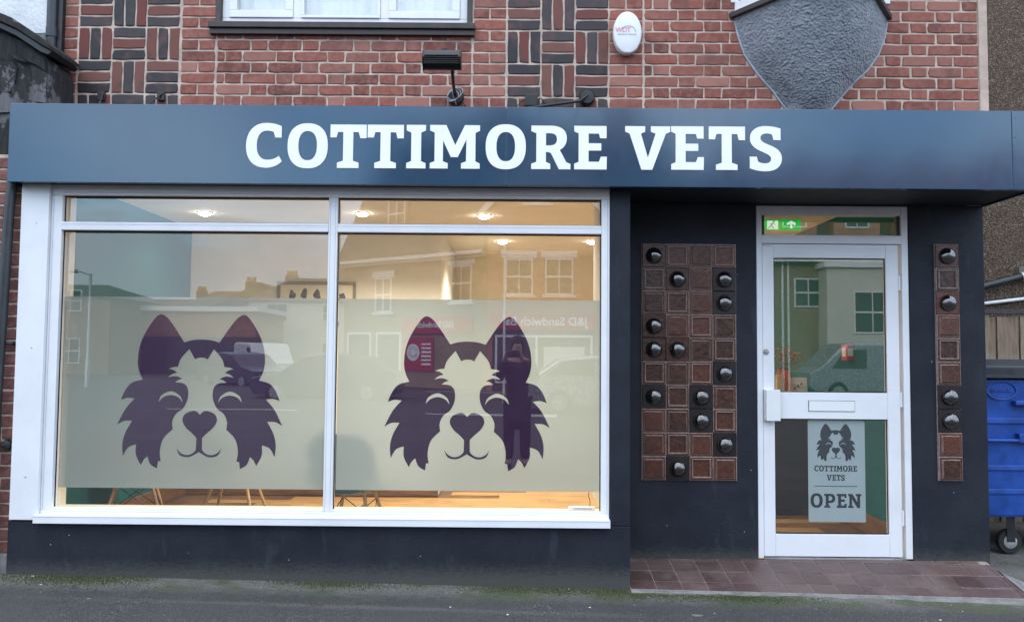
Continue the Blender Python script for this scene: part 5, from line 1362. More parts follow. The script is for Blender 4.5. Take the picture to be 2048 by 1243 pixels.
# ---- doorstep of quarry tiles, falling towards the pavement
SX0, SX1 = X_PIER - .0, 3.06
zf = lambda x: gz(x) + .012
sz = lambda x, y: -.004 + (zf(x) + .004) * (YW - y) / YW
step = thing('doorstep', 'sloping doorstep of brown quarry tiles in front of the door', 'doorstep', (1.9, .2, gz(1.9)))
b_ = MB(); n = 12
for i in range(n + 1):
    x = SX0 + (SX1 - SX0) * i / n
    for y in (-.012, .2, YW): b_.v.append((x, y, sz(x, y) - .003))
for i in range(n):
    for j in range(2): a = i * 3 + j; b_.f.append((a, a + 3, a + 4, a + 1)); b_.mi.append(0)
for i in range(n):
    x0, x1 = SX0 + (SX1 - SX0) * i / n, SX0 + (SX1 - SX0) * (i + 1) / n
    b_.add([(x0, -.012, sz(x0, -.012) - .003), (x0, -.012, -.3), (x1, -.012, -.3), (x1, -.012, sz(x1, -.012) - .003)], [(0, 1, 2, 3)])
b_.build('mortar_bed', M['grout'], step)
_tm = {}
def tmesh(w_, d_):
    k = (round(w_, 3), round(d_, 3))
    if k not in _tm: _tm[k] = MB().box(-w_ / 2, w_ / 2, -d_ / 2, d_ / 2, -.012, 0).mesh('tile', M['quarry_tile'], bevel=.0022)
    return _tm[k]
PT = .1545; gap = .0045
yrows = [(YW - .003, YW - .045), (YW - .045, YW - .045 - PT), (YW - .045 - PT, YW - .045 - 2 * PT), (YW - .045 - 2 * PT, -.010)]
for r, (ya, yb) in enumerate(yrows):
    x = SX0 + .004
    while x < SX1 - .02:
        xe = min(x + PT, SX1 - .1 * (ya < .1) * 0 - (.0 if r else .06))
        if xe - x > .03:
            w_, d_ = xe - x - gap, ya - yb - gap; xc, yc = (x + xe) / 2, (ya + yb) / 2
            o = bpy.data.objects.new('tile', tmesh(w_, d_)); COL.objects.link(o); o.parent = step; o.matrix_parent_inverse = Matrix.Translation(-Vector(step.location))
            o.location = (xc, yc, sz(xc, yc) + random.uniform(-.0005, .0008)); o.rotation_euler = (math.atan2(sz(xc, ya) - sz(xc, yb), ya - yb) + random.uniform(-.004, .004), math.atan(.009) + random.uniform(-.004, .004), 0)
        x += PT
# cement haunching round the step
rnd = random.Random(12)
b_ = MB(); n = 60
for i in range(n + 1):
    x = SX0 - .0 + (SX1 + .22 - SX0) * i / n
    wob = .025 * math.sin(i * .5) + .02 * math.sin(i * 1.3 + 1)
    wd = .035 + .02 * rnd.random() + (max(0, x - 1.9) * .07) + wob * .35
    b_.v += [(x, -.0125, sz(min(x, SX1), -.01) - .004 if x < SX1 + .02 else gz(x) + .004), (x, -.0125 - wd * .6, gz(x) + .005), (x, -.0125 - wd, gz(x) - .004)]
for i in range(n):
    for j in range(2): a = i * 3 + j; b_.f.append((a, a + 1, a + 4, a + 3)); b_.mi.append(0)
b_.build('cement_edge', M['cement'], step, smooth=True)
b_ = MB(); b_.add([(SX1 + .001, -.012, gz(3) + .010), (SX1 + .25, -.012, gz(3) + .001), (SX1 + .16, .3, -.098), (X_END + .05, YW + .02, -.09), (X_END - .05, YW + .0, -.02), (SX1 + .001, .3, -.035)], [(0, 1, 2, 5), (5, 2, 3, 4)])
b_.build('cement_fillet', M['cement'], step)

# ---- loose grit, flakes and moss at the foot of the wall
def chip(b_, x, y, z, s_, rnd, flat_=.5):
    a = rnd.uniform(0, 6.28); ca, sa = math.cos(a), math.sin(a)
    pts = [(1, 0, 0), (.2, .7, 0), (-.8, .3, 0), (-.4, -.6, 0), (.1, .1, flat_), (-.2, -.1, flat_ * .8)]
    q = [(x + s_ * (u * ca - v * sa) * rnd.uniform(.7, 1.2), y + s_ * (u * sa + v * ca) * rnd.uniform(.7, 1.2), z + s_ * w_ - .0006) for u, v, w_ in pts]
    b_.add(q, [(0, 1, 4), (1, 2, 5, 4), (2, 3, 5), (3, 0, 4, 5)])
rnd = random.Random(21)
for nm, cnt, col_, lab in (('grit', 900, (.16, .155, .145), 'fine grey grit along the foot of the navy wall'), ('loose_aggregate', 9000, (.17, .17, .165), 'fine worn aggregate standing out of the tarmac'), ('stone_chips', 90, (.50, .49, .46), 'pale stone chips and flakes scattered on the tarmac')):
    b_ = MB()
    for i in range(cnt):
        x = rnd.uniform(-3.3, 3.4); y = -abs(rnd.gauss(0, .09)) - .004 if (nm == 'grit' or (nm != 'loose_aggregate' and rnd.random() < .5)) else rnd.uniform(-1.3, -.02)
        if x > X_PIER - .02: y -= .07
        chip(b_, x, y, ground_z(x, y), rnd.uniform(.0018, .0052) if nm != 'stone_chips' else rnd.choice((.003, .004, .004, .006, .007, .011)), rnd, .45)
    o = b_.build(nm, simple(nm, col_, .9, var=.4, nscale=200), None); o['kind'] = 'stuff'; o['label'] = lab
b_ = MB()
cl_ = [(rnd.uniform(-3.3, -2.2), .05) for _ in range(7)] + [(rnd.uniform(-1.3, -.9), .05) for _ in range(3)] + [(rnd.uniform(-.1, .65), .05) for _ in range(6)] + [(rnd.uniform(.8, 1.5), .04) for _ in range(4)]
for cx_, sp_ in cl_:
    for i in range(520):
        x = rnd.gauss(cx_, .17); y = -abs(rnd.gauss(.03, .085 if cx_ < -1.9 else .06)) - .006
        if x > X_PIER - .02: y -= .075
        z = ground_z(x, y); s_ = rnd.uniform(.0025, .0075); a = rnd.uniform(0, 6.28)
        b_.add([(x + s_ * math.cos(a), y + s_ * math.sin(a), z - .003), (x + s_ * math.cos(a + 2.1), y + s_ * math.sin(a + 2.1), z - .003), (x + s_ * math.cos(a + 4.2), y + s_ * math.sin(a + 4.2), z - .003), (x + rnd.uniform(-.002, .002), y, z + s_ * .8)], [(0, 1, 3), (1, 2, 3), (2, 0, 3)])
mo = b_.build('moss', simple('moss', (.040, .052, .013), .95, var=.6, nscale=60), None); mo['kind'] = 'stuff'; mo['label'] = 'low green moss growing where tarmac meets the wall'
for px, py, L_, lab in ((1395, 1222, .05, 'pale grey flat flake on the tarmac below the doorstep'), (99, 1148, .018, 'small white pebble by the foot of the wall at far left'), (177, 1207, .02, 'pale flat chip on the tarmac at lower left')):
    x_, y_ = PZ(px, py, -.06); y_ = min(y_, -.03); b_ = MB(); b_.lathe([(.6, 0), (1, .12), (.9, .25), (.4, .32)], (0, 0, 0), 'z', 9)
    b_.v = [(x_ + v[0] * L_ * .6 * (1 + .2 * math.sin(i * 2.1)), y_ + v[1] * L_ * .35, ground_z(x_, y_) + v[2] * L_ * .4) for i, v in enumerate(b_.v)]
    tag(b_.build('stone_flake', M['cement'] if px != 99 else M['mount'], None), lab, 'stone')

# ==================================================================================== ACROSS THE STREET (seen mirrored in the glass and the sign)
def far_brick(name, a, b_c, mort):
    m, t, b, o = mat_new(name); tcn = t.nodes.new('ShaderNodeTexCoord'); wv = world_vec(t)
    sp = t.nodes.new('ShaderNodeSeparateXYZ'); t.links.new(wv, sp.inputs[0])
    ad = t.nodes.new('ShaderNodeMath'); ad.operation = 'ADD'; t.links.new(sp.outputs['X'], ad.inputs[0]); t.links.new(sp.outputs['Y'], ad.inputs[1])
    cb_ = t.nodes.new('ShaderNodeCombineXYZ'); t.links.new(ad.outputs[0], cb_.inputs[0]); t.links.new(sp.outputs['Z'], cb_.inputs[1])
    br = t.nodes.new('ShaderNodeTexBrick'); br.inputs['Scale'].default_value = 1.0; br.inputs['Brick Width'].default_value = .225; br.inputs['Row Height'].default_value = .075; br.inputs['Mortar Size'].default_value = .008
    br.inputs['Color1'].default_value = a + (1,); br.inputs['Color2'].default_value = b_c + (1,); br.inputs['Mortar'].default_value = mort + (1,)
    t.links.new(cb_.outputs[0], br.inputs['Vector'])
    t.links.new(mixc(t, ramp(t, noise(t, 1.2, 5, .6, wv), .4, .7, 0, .35), br.outputs['Color'], tuple(q * .6 for q in a)), b.inputs['Base Color']); b.inputs['Roughness'].default_value = .9
    return m
M['far_brick_red'] = far_brick('far_brick_red', (.34, .13, .07), (.42, .18, .10), (.45, .36, .28))
M['far_brick_buff'] = far_brick('far_brick_buff', (.24, .17, .10), (.30, .21, .13), (.34, .28, .20))
M['slate_far'] = simple('slate_far', (.11, .10, .09), .7, var=.25, nscale=3, bmp=.4, bscale=12, bdist=.03)
M['tile_far'] = simple('tile_far', (.16, .09, .06), .8, var=.3, nscale=3, bmp=.4, bscale=12, bdist=.03)
M['render_far'] = simple('render_far', (.62, .58, .50), .85, var=.08, nscale=1)
M['trim_far'] = simple('trim_far', (.75, .74, .72), .5, var=.05)
M['dark_far'] = simple('dark_far', (.04, .035, .035), .5, var=.3)
M['chimney_pot'] = simple('chimney_pot', (.50, .30, .10), .8, var=.2)
M['paint_white'] = simple('paint_white', (.68, .70, .72), .25, var=.03); M['paint_silver'] = simple('paint_silver', (.34, .36, .38), .25, metal=.5, var=.05); M['paint_dark'] = simple('paint_dark', (.03, .04, .07), .22, var=.1)
M['amber'] = simple('amber', (.6, .2, .02), .3); M['tail_red'] = simple('tail_red', (.4, .01, .01), .3)
GZF = -.16
def xf(mb, org, ang):
    c, s_ = math.cos(ang), math.sin(ang)
    mb.v = [(org[0] + x * c - y * s_, org[1] + x * s_ + y * c, z) for x, y, z in mb.v]; return mb
def far_win(parent, cx_, cz_, w_, h_, yf, org=(0, 0), ang=0.0, lintel=True, sash=True):
    b_ = MB(); k = .06
    b_.box(cx_ - w_ / 2, cx_ + w_ / 2, yf - .02, yf + .05, cz_ - h_ / 2, cz_ - h_ / 2 + k); b_.box(cx_ - w_ / 2, cx_ + w_ / 2, yf - .02, yf + .05, cz_ + h_ / 2 - k, cz_ + h_ / 2)
    for q in (cx_ - w_ / 2, cx_ + w_ / 2 - k): b_.box(q, q + k, yf - .02, yf + .049, cz_ - h_ / 2 + k, cz_ + h_ / 2 - k)
    if sash:
        b_.box(cx_ - w_ / 2 + k, cx_ + w_ / 2 - k, yf - .02, yf + .047, cz_ - .035, cz_ + .035); b_.box(cx_ - .02, cx_ + .02, yf - .02, yf + .045, cz_ + .035, cz_ + h_ / 2 - k); b_.box(cx_ - .02, cx_ + .02, yf - .02, yf + .045, cz_ - h_ / 2 + k, cz_ - .035)
    if lintel: b_.box(cx_ - w_ / 2 - .15, cx_ + w_ / 2 + .15, yf + .001, yf + .06, cz_ + h_ / 2 + .02, cz_ + h_ / 2 + .28); b_.box(cx_ - w_ / 2 - .1, cx_ + w_ / 2 + .1, yf + .001, yf + .1, cz_ - h_ / 2 - .1, cz_ - h_ / 2 - .01)
    o = xf(b_, org, ang).build('window', M['trim_far'], parent)
    b_ = MB(); b_.box(cx_ - w_ / 2 + k, cx_ + w_ / 2 - k, yf + .004, yf + .012, cz_ - h_ / 2 + k, cz_ + h_ / 2 - k); xf(b_, org, ang).build('pane', M['glass_far'], o)
    return o
DV = 31.0
x0g, yG, _ = MIR(975, 560, DV); x1g = MIR(1196, 560, DV)[0]
zE = MIR(1196, 425, DV)[2]; xm = (x0g + x1g) / 2; zA = zE + (x1g - x0g) * .55
cbd = thing('corner_building', 'brick corner building with gable and slate mansard over the sandwich shop across the street', 'building', (xm, yG, GZF))
b_ = MB(); b_.prism([(x0g, GZF), (x1g, GZF), (x1g, zE), (xm, zA), (x0g, zE)], yG - 8, yG); b_.build('gable_wall', M['far_brick_red'], cbd)
for sx in (0, 1):
    xa = x0g - .35 if sx == 0 else x1g + .35; za_ = zE - .3
    b_ = MB(); b_.add([(xa, yG + .02, za_), (xm, yG + .02, zA + .05), (xm, yG + .02, zA + .38), (xa, yG + .02, za_ + .33), (xa, yG + .14, za_), (xm, yG + .14, zA + .05), (xm, yG + .14, zA + .38), (xa, yG + .14, za_ + .33)], [(0, 1, 2, 3), (7, 6, 5, 4), (0, 4, 5, 1), (1, 5, 6, 2), (2, 6, 7, 3), (3, 7, 4, 0)])
    b_.build('barge_board', M['trim_far'], cbd)
    b_ = MB(); b_.add([(xa, yG + .1, za_ + .34), (xm, yG + .1, zA + .39), (xm, yG - 8, zA + .39), (xa, yG - 8, za_ + .34)], [(0, 1, 2, 3)]); b_.build('gable_roof', M['slate_far'], cbd)
for px, w_, h_ in ((1038, 1.05, 1.38), (1118, 1.05, 1.38)):
    q = MIR(px, 553, DV); far_win(cbd, q[0], q[2], w_, h_, yG)
q = MIR(1075, 395, DV); far_win(cbd, q[0], q[2] + .45, .95, 1.3, yG)
b_ = MB(); rx0, rx1 = x0g - 1.2, x1g + 4.5
b_.add([(rx0, yG - 1.6, 6.0), (rx1, yG - 1.6, 6.0), (rx1 - 1.2, yG - 5.5, 11.4), (rx0 + 1.0, yG - 5.5, 11.4), (rx0, yG - 9, 6.0), (rx1, yG - 9, 6.0)], [(0, 1, 2, 3), (4, 3, 2, 5), (0, 3, 4), (1, 5, 2), (0, 4, 5, 1)]); b_.build('main_roof', M['slate_far'], cbd)
for xq in (x0g + .3, x1g + 1.4): MB().box(xq - .55, xq + .55, yG - 5.3, yG - 4.5, 9.6, 12.6).build('chimney', M['far_brick_red'], cbd)
# left wing runs back to the street corner
A0 = (x0g - .02, yG - .35); B0 = (MIR(690, 560, 36.0)[0], MIR(690, 560, 36.0)[1]); angL = math.atan2(A0[1] - B0[1], A0[0] - B0[0]); LL = math.hypot(A0[0] - B0[0], A0[1] - B0[1])
zEL = 5.25
xf(MB().box(0, LL, -8, 0, GZF, zEL), B0, angL).build('wing_wall', M['far_brick_buff'], cbd)
b_ = MB(); b_.prism([(0, zEL + .01), (LL, zEL + .01), (LL, zEL + .02), (0, zEL + .02)], -1, 0)
b_ = MB(); b_.add([(-.25, .3, zEL), (LL, .3, zEL), (LL, -1.6, zEL + 5.6), (.9, -1.6, zEL + 5.6), (-.25, -8, zEL), (.9, -7, zEL + 5.6), (LL, -8, zEL), (LL, -7, zEL + 5.6)], [(0, 1, 2, 3), (4, 0, 3, 5), (3, 2, 7, 5), (1, 6, 7, 2), (0, 4, 6, 1)]); xf(b_, B0, angL).build('mansard_roof', M['slate_far'], cbd)
b_ = MB(); b_.box(-.35, LL, .25, .40, zEL - .12, zEL + .02); b_.box(-.3, LL, .01, .24, zEL - .22, zEL - .02); xf(b_, B0, angL).build('gutter', M['trim_far'], cbd)
dz = zEL + 1.9; dxm = LL * .36
b_ = MB(); b_.box(dxm - .65, dxm + .65, -1.6, -.25, dz - .75, dz + .85); d_o = xf(b_, B0, angL).build('dormer', M['slate_far'], cbd)
far_win(d_o, dxm, dz + .02, 1.0, 1.4, -.25, B0, angL, lintel=False)
far_win(cbd, LL * .30, 3.75, .95, 1.45, 0, B0, angL); far_win(cbd, LL * .84, 4.05, 1.05, 1.45, 0, B0, angL)
# right wing and the plain brick house in line
xw1 = 26.0; yR = yG - 2.0; zER = 5.3
b_ = MB(); b_.box(x1g + .001, xw1, yR - 7, yR, GZF, zER); b_.build('right_wing_wall', M['far_brick_buff'], cbd)
b_ = MB(); b_.add([(x1g, yR + .35, zER), (xw1 + .3, yR + .35, zER), (xw1 + .3, yR - 3.5, zER + 4.2), (x1g, yR - 3.5, zER + 4.2), (x1g, yR - 7.3, zER), (xw1 + .3, yR - 7.3, zER)], [(0, 1, 2, 3), (3, 2, 5, 4)]); b_.build('right_wing_roof', M['slate_far'], cbd)
b_ = MB(); b_.box(x1g + .01, xw1 + .3, yR + .3, yR + .44, zER - .12, zER + .02); b_.build('gutter', M['trim_far'], cbd)
q = MIR(1632, 582, DV + 2); far_win(cbd, q[0], q[2], 1.15, 1.2, yR, lintel=False); far_win(cbd, 5.6, 3.9, 1.15, 1.3, yR); far_win(cbd, 8.2, 3.9, 1.15, 1.3, yR)
for px in (1578, 1590):
    q = MIR(px, 600, DV + 2)[0]; MB().tube([(q, yR + .1, GZF), (q, yR + .1, zER - .1)], .05, 8).build('downpipe', M['trim_far'], cbd)
for xq in (11.6, 14.2, 16.7, 19.4):
    b_ = MB(); b_.prism([(xq - .95, zER + .3), (xq + .95, zER + .3), (xq + .95, zER + 3.2), (xq, zER + 4.5), (xq - .95, zER + 3.2)], yR - 3, yR - .15); dm = b_.build('brick_dormer', M['far_brick_red'], cbd)
    far_win(dm, xq, zER + 2.0, 1.0, 1.3, yR - .15, lintel=False)
for k, xq in enumerate((6.2, 9.6, 22.0)):
    ck = MB().box(xq - .6, xq + .6, yR - 3.9, yR - 3.0, zER + 2.6, zER + 5.0 + .3 * (k % 2)).build('chimney', M['far_brick_red'], cbd)
    b_ = MB()
    for j in range(3): b_.lathe([(.12, 0), (.1, .5)], (xq - .35 + .35 * j, yR - 3.45, zER + 5.0 + .3 * (k % 2)), 'z', 10)
    b_.build('chimney_pots', M['chimney_pot'], ck)
# rendered bay on the right
q = MIR(1735, 600, DV + 1)[0]
MB().box(q - 1.2, q + 2.6, yR + .001, yR + .9, GZF, 4.9).build('rendered_bay', M['render_far'], cbd); far_win(cbd, q + .6, 3.1, 1.5, 1.7, yR + .9, lintel=False)
MB().box(q - 1.35, q + 2.75, yR + .002, yR + 1.05, 4.9, 5.1).build('bay_parapet', M['trim_far'], cbd)
# ground-floor shop window of the gable
sx0, sx1 = MIR(985, 655, DV)[0], MIR(1190, 655, DV)[0]
b_ = MB(); b_.box(sx0, sx1, yG + .001, yG + .05, GZF, 2.2); shp = b_.build('shop_front', M['dark_far'], cbd)
zS = 1.95
for q in (sx0 + .1, sx0 + (sx1 - sx0) * .42, sx1 - .18): MB().box(q, q + .08, yG + .051, yG + .1, GZF + .5, zS).build('post', M['trim_far'], shp)
MB().box(sx0 + .1, sx1 - .1, yG + .051, yG + .1, zS + .001, zS + .08).build('rail', M['trim_far'], shp); MB().box(sx0 + .1, sx1 - .1, yG + .051, yG + .1, GZF + .4, GZF + .5).build('rail', M['trim_far'], shp)
MB().box(sx0 + (sx1 - sx0) * .5, sx1 - .4, yG + .052, yG + .07, .55, 1.6).build('blind', M['render_far'], shp)
# red signs
q = MIR(1083, 656, DV); ss = thing('sandwich_sign', 'red shop sign with white lettering on the gable across the street', 'sign', (q[0], yG + .1, q[2]))
MB().box(sx0 - .1, sx1 + .05, yG + .051, yG + .16, 2.25, 2.82).build('board', M['sign_red'], ss)
def face_out(me, parent, x, y, z, ang=0.0):
    o = link('lettering', me, parent, (x, y, z)); o.rotation_euler = (0, 0, math.pi + ang); return o
face_out(me_jd1, ss, (sx0 + sx1) / 2, yG + .165, 2.53)
u0, u1 = LL * .45, LL * .92
ss2 = thing('sandwich_sign', 'smaller red shop sign with white lettering on the wing across the street', 'sign', (A0[0], A0[1], 2.3))
xf(MB().box(u0, u1, .01, .12, 2.1, 2.75), B0, angL).build('board', M['sign_red'], ss2)
uc = (u0 + u1) / 2; face_out(me_jd2, ss2, B0[0] + uc * math.cos(angL) - .13 * math.sin(angL), B0[1] + uc * math.sin(angL) + .13 * math.cos(angL), 2.45, angL)
pn = xf(MB().box(u0 + .1, u0 + 1.7, .01, .06, .6, 1.95), B0, angL).build('poster', M['sign_red'], ss2)
pc = u0 + .62
b_ = MB(); b_.lathe([(.34, 0), (.34, .01), (.24, .01), (.24, 0)], (pc, .065, 1.35), 'y', 26); b_.lathe([(.14, 0), (.14, .012)], (pc, .064, 1.35), 'y', 20)
for k in range(6): b_.box(pc + .45, pc + .95, .064, .07, .85 + k * .16, .92 + k * .16)
xf(b_, B0, angL).build('poster_print', M['letter_white'], ss2)
for q in (.05, .27): 
    b_ = MB(); b_.box(LL * q, LL * (q + .16), .005, .05, GZF, 2.1); o = xf(b_, B0, angL).build('shop_window', M['glass_far'], cbd)
    b_ = MB(); b_.box(LL * q - .08, LL * q, .006, .09, GZF, 2.2); b_.box(LL * (q + .16), LL * (q + .16) + .08, .006, .09, GZF, 2.2); b_.box(LL * q, LL * (q + .16), .006, .09, 2.1, 2.2); xf(b_, B0, angL).build('frame', M['trim_far'], o)

# houses down the side street
def house(label, cx_, yf, wd, dep, eave, ridge, wall, roof, wins, gable=False, chim=True, group='houses down the side street'):
    h = thing('terraced_house', label, 'house', (cx_, yf, GZF), group)
    MB().box(cx_ - wd / 2, cx_ + wd / 2, yf - dep, yf, GZF, eave).build('wall', wall, h)
    b_ = MB(); x0, x1 = cx_ - wd / 2 - .3, cx_ + wd / 2 + .3
    if gable:
        b_.add([(x0, yf + .3, eave), (x1, yf + .3, eave), (cx_, yf + .3, ridge), (x0, yf - dep, eave), (x1, yf - dep, eave), (cx_, yf - dep, ridge)], [(0, 1, 2), (3, 5, 4), (0, 2, 5, 3), (1, 4, 5, 2), (0, 3, 4, 1)])
    else:
        b_.add([(x0, yf + .3, eave), (x1, yf + .3, eave), (x1 - wd * .3, yf - dep / 2, ridge), (x0 + wd * .3, yf - dep / 2, ridge), (x0, yf - dep - .3, eave), (x1, yf - dep - .3, eave)], [(0, 1, 2, 3), (4, 3, 2, 5), (0, 3, 4), (1, 5, 2), (0, 4, 5, 1)])
    ro = b_.build('roof', roof, h)
    if chim:
        cxx = cx_ + wd * .2
        ch_ = MB().box(cxx - .5, cxx + .5, yf - dep / 2 - .35, yf - dep / 2 + .35, eave + .8, ridge + .9).build('chimney', M['far_brick_buff'], ro)
        b_ = MB()
        for k in range(4): b_.lathe([(.11, 0), (.09, .45)], (cxx - .36 + k * .24, yf - dep / 2, ridge + .9), 'z', 10)
        b_.build('chimney_pots', M['chimney_pot'], ro)
    for wx_, wz_, ww, wh_ in wins: far_win(h, cx_ + wx_, wz_, ww, wh_, yf, lintel=False)
    return h
W4 = [(-2, 4.1, 1.5, 1.3), (1.8, 4.1, 1.2, 1.2), (-2, 1.3, 1.9, 1.5), (1.8, 1.3, 1.2, 1.4)]
for px, Dv_, lab, wall, roof, gb, wd in ((330, 84, 'low hipped brick house furthest down the side street', M['far_brick_red'], M['tile_far'], False, 11), (438, 72, 'red brick house with white windows down the side street', M['far_brick_red'], M['slate_far'], False, 7.5), (520, 66, 'white gabled house with tall chimney down the side street', M['render_far'], M['slate_far'], True, 7), (610, 58, 'cream hipped house nearest the corner building', M['render_far'], M['slate_far'], False, 8)):
    q = MIR(px, 650, Dv_); house(lab, q[0], q[1], wd, 8, 4.9, 6.9, wall, roof, W4, gb)
q = MIR(130, 640, 46); house('buff brick house with dark roof on the near left of the side street', q[0] - 1.5, q[1], 8, 8, 4.3, 5.3, M['far_brick_buff'], M['slate_far'], W4, False, False)
q = MIR(365, 640, 50); q0 = MIR(248, 640, 50)
gr = thing('flat_roof_garage', 'low flat roofed brick garage with dark doors at the side street', 'garage', (q[0], q[1], GZF))
MB().box(q0[0], q0[0] + 8, q[1] - 6, q[1], 2.2, 3.75).build('brick_band', M['far_brick_red'], gr); MB().box(q0[0] - .2, q0[0] + 8.2, q[1] - 6.2, q[1] + .3, 3.76, 4.05).build('roof_fascia', M['trim_far'], gr)
MB().box(q0[0] + .02, q0[0] + 7.98, q[1] - 6, q[1] - .05, GZF, 2.199).build('lower_wall', M['dark_far'], gr)
for k in range(3): MB().box(q0[0] + .4 + k * 2.5, q0[0] + 2.6 + k * 2.5, q[1] - .049, q[1] - .01, GZF, 2.0).build('garage_door', M['paint_dark'], gr)
q = MIR(176, 700, 30); tp_ = MIR(176, 548, 30)[2]
sl_ = thing('street_lamp', 'grey street lamp column across the street at far left', 'lamp', (q[0], q[1], GZF))
MB().tube([(q[0], q[1], GZF), (q[0], q[1], 1.0), (q[0], q[1], 1.05), (q[0], q[1], tp_)], [.09, .085, .055, .045], 12).build('column', M['galvanised'], sl_, smooth=True)
MB().tube([(q[0], q[1], tp_ - .05), (q[0] - .35, q[1], tp_ + .08), (q[0] - .6, q[1], tp_ + .1)], .03, 8).build('bracket', M['galvanised'], sl_, smooth=True); MB().box(q[0] - 1.1, q[0] - .5, q[1] - .12, q[1] + .12, tp_ + .04, tp_ + .18).build('lantern', M['galvanised'], sl_, bevel=.03)
q = MIR(1008, 700, 24); q1 = MIR(1010, 482, 24)
po = thing('sign_post', 'thin pale post standing on the far kerb', 'post', (q[0], q[1], GZF)); MB().tube([(q[0], q[1], GZF), (q[0], q[1], q1[2])], .035, 10).build('column', M['trim_far'], po, smooth=True); MB().lathe([(.06, 0), (.06, .08)], (q[0], q[1], GZF), 'z', 12).build('foot_collar', M['galvanised'], po)

# vehicles: x = length
def vehicle(name, label, cx_, cy_, ang, prof, glassq, wdt, paint, wheels, wr, lights=True):
    t_ = thing(name, label, 'van' if 'van' in name else 'car', (cx_, cy_, GZF))
    org = (cx_, cy_)
    b_ = MB(); n = len(prof)
    for side, k in ((-1, 1.0), (-1, .999), (1, .999), (1, 1.0)): pass
    rows_ = []
    for yy, sh in ((-wdt / 2, .90), (-wdt / 2 + .10, 1.0), (wdt / 2 - .10, 1.0), (wdt / 2, .90)):
        rows_.append([(x, yy, GZF + (z * (1 if z < .9 else 1 - (1 - sh) * (z - .9) / max(z, 1) * .6))) for x, z in prof])
    for r_ in rows_: b_.v += r_
    for r_ in range(3):
        for i in range(n): j = (i + 1) % n; b_.f.append((r_ * n + i, r_ * n + j, (r_ + 1) * n + j, (r_ + 1) * n + i)); b_.mi.append(0)
    b_.f.append(tuple(range(n))); b_.f.append(tuple(range(3 * n, 4 * n))); b_.mi += [0, 0]
    xf(b_, org, ang).build('body', paint, t_, bevel=.03)
    for poly in glassq:
        for sgn in (-1, 1):
            y_ = sgn * (wdt / 2 - .012); b_ = MB(); b_.extrude([(x, y_, GZF + z) for x, z in poly], (0, sgn * .022, 0)); xf(b_, org, ang).build('side_window', M['glass_far'], t_)
    for wx_ in wheels:
        for sgn in (-1, 1):
            b_ = MB(); b_.lathe([(wr * .7, -.1), (wr, -.09), (wr, .09), (wr * .7, .1)], (wx_, sgn * (wdt / 2 - .08), GZF + wr), 'y', 22); wh = xf(b_, org, ang).build('wheel', M['black_rubber'], t_, smooth=True)
            b_ = MB(); b_.lathe([(wr * .62, -.105), (wr * .62, .105)], (wx_, sgn * (wdt / 2 - .08), GZF + wr), 'y', 16); xf(b_, org, ang).build('rim', M['paint_silver'], wh)
    return t_, org
VAN = [(-2.45, .35), (2.3, .35), (2.48, .5), (2.45, .95), (2.1, 1.12), (1.45, 1.75), (1.2, 1.92), (-2.3, 1.98), (-2.47, 1.85), (-2.5, .5)]
VANG = [[(.62, 1.1), (1.75, 1.1), (1.35, 1.68), (.62, 1.72)]]
q = MIR(1690, 760, 27); vt, vo_ = vehicle('parked_van', 'silver panel van parked across the street opposite the door', q[0] + 1.3, q[1], math.pi, VAN, VANG, 1.9, M['paint_silver'], (-1.6, 1.55), .33)
o = link('lettering', me_van, vt, (vo_[0] + .6, vo_[1] + .965, GZF + 1.35)); o.rotation_euler = (0, 0, math.pi)
q = MIR(525, 745, 42); vehicle('parked_van', 'pale van parked down the side street', q[0], q[1], R_(60), VAN, VANG, 1.9, M['paint_white'], (-1.6, 1.55), .33)
CAR = [(-2.1, .25), (2.0, .25), (2.15, .45), (2.1, .72), (1.2, .92), (.55, 1.38), (-.3, 1.46), (-1.3, 1.36), (-1.85, .98), (-2.15, .9), (-2.18, .4)]
CARG = [[(-.35, .95), (.98, .95), (.5, 1.30), (-.35, 1.37)], [(-1.6, .97), (-.45, .95), (-.45, 1.37), (-1.2, 1.3)]]
q = MIR(485, 760, 34); vehicle('parked_car', 'dark blue hatchback parked at the side street mouth', q[0], q[1], R_(40), CAR, CARG, 1.75, M['paint_dark'], (-1.3, 1.35), .31)
q = MIR(1170, 790, 21); vehicle('parked_car', 'silver hatchback parked in front of the sandwich shop', q[0] + .6, q[1], 0, CAR, CARG, 1.75, M['paint_silver'], (-1.3, 1.35), .31)
q = MIR(690, 770, 25); vehicle('parked_car', 'dark grey hatchback parked before the corner building', q[0] - .5, q[1], math.pi, CAR, CARG, 1.75, M['paint_dark'], (-1.3, 1.35), .31)
# kerb on the far side and a painted line
b_ = MB(); b_.box(-60, 60, -24.6, -24.45, GZF - .1, GZF + .11); kb = struct(b_.build('kerb', M['cement'], None, bevel=.01), 'grey kerb along the far pavement')
b_ = MB(); b_.box(-60, 60, -25.5, -24.61, GZF - .1, GZF + .10); struct(b_.build('far_pavement', M['cement'], None), 'grey far pavement')
for k in range(9):
    b_ = MB(); b_.box(-26 + k * 6, -23 + k * 6, -14.1, -14.0, ground_z(0, -14) - .06, ground_z(-26 + k * 6, -14) + .006)
    struct(b_.build('road_marking', M['trim_far'], None), 'white dash painted along the road')

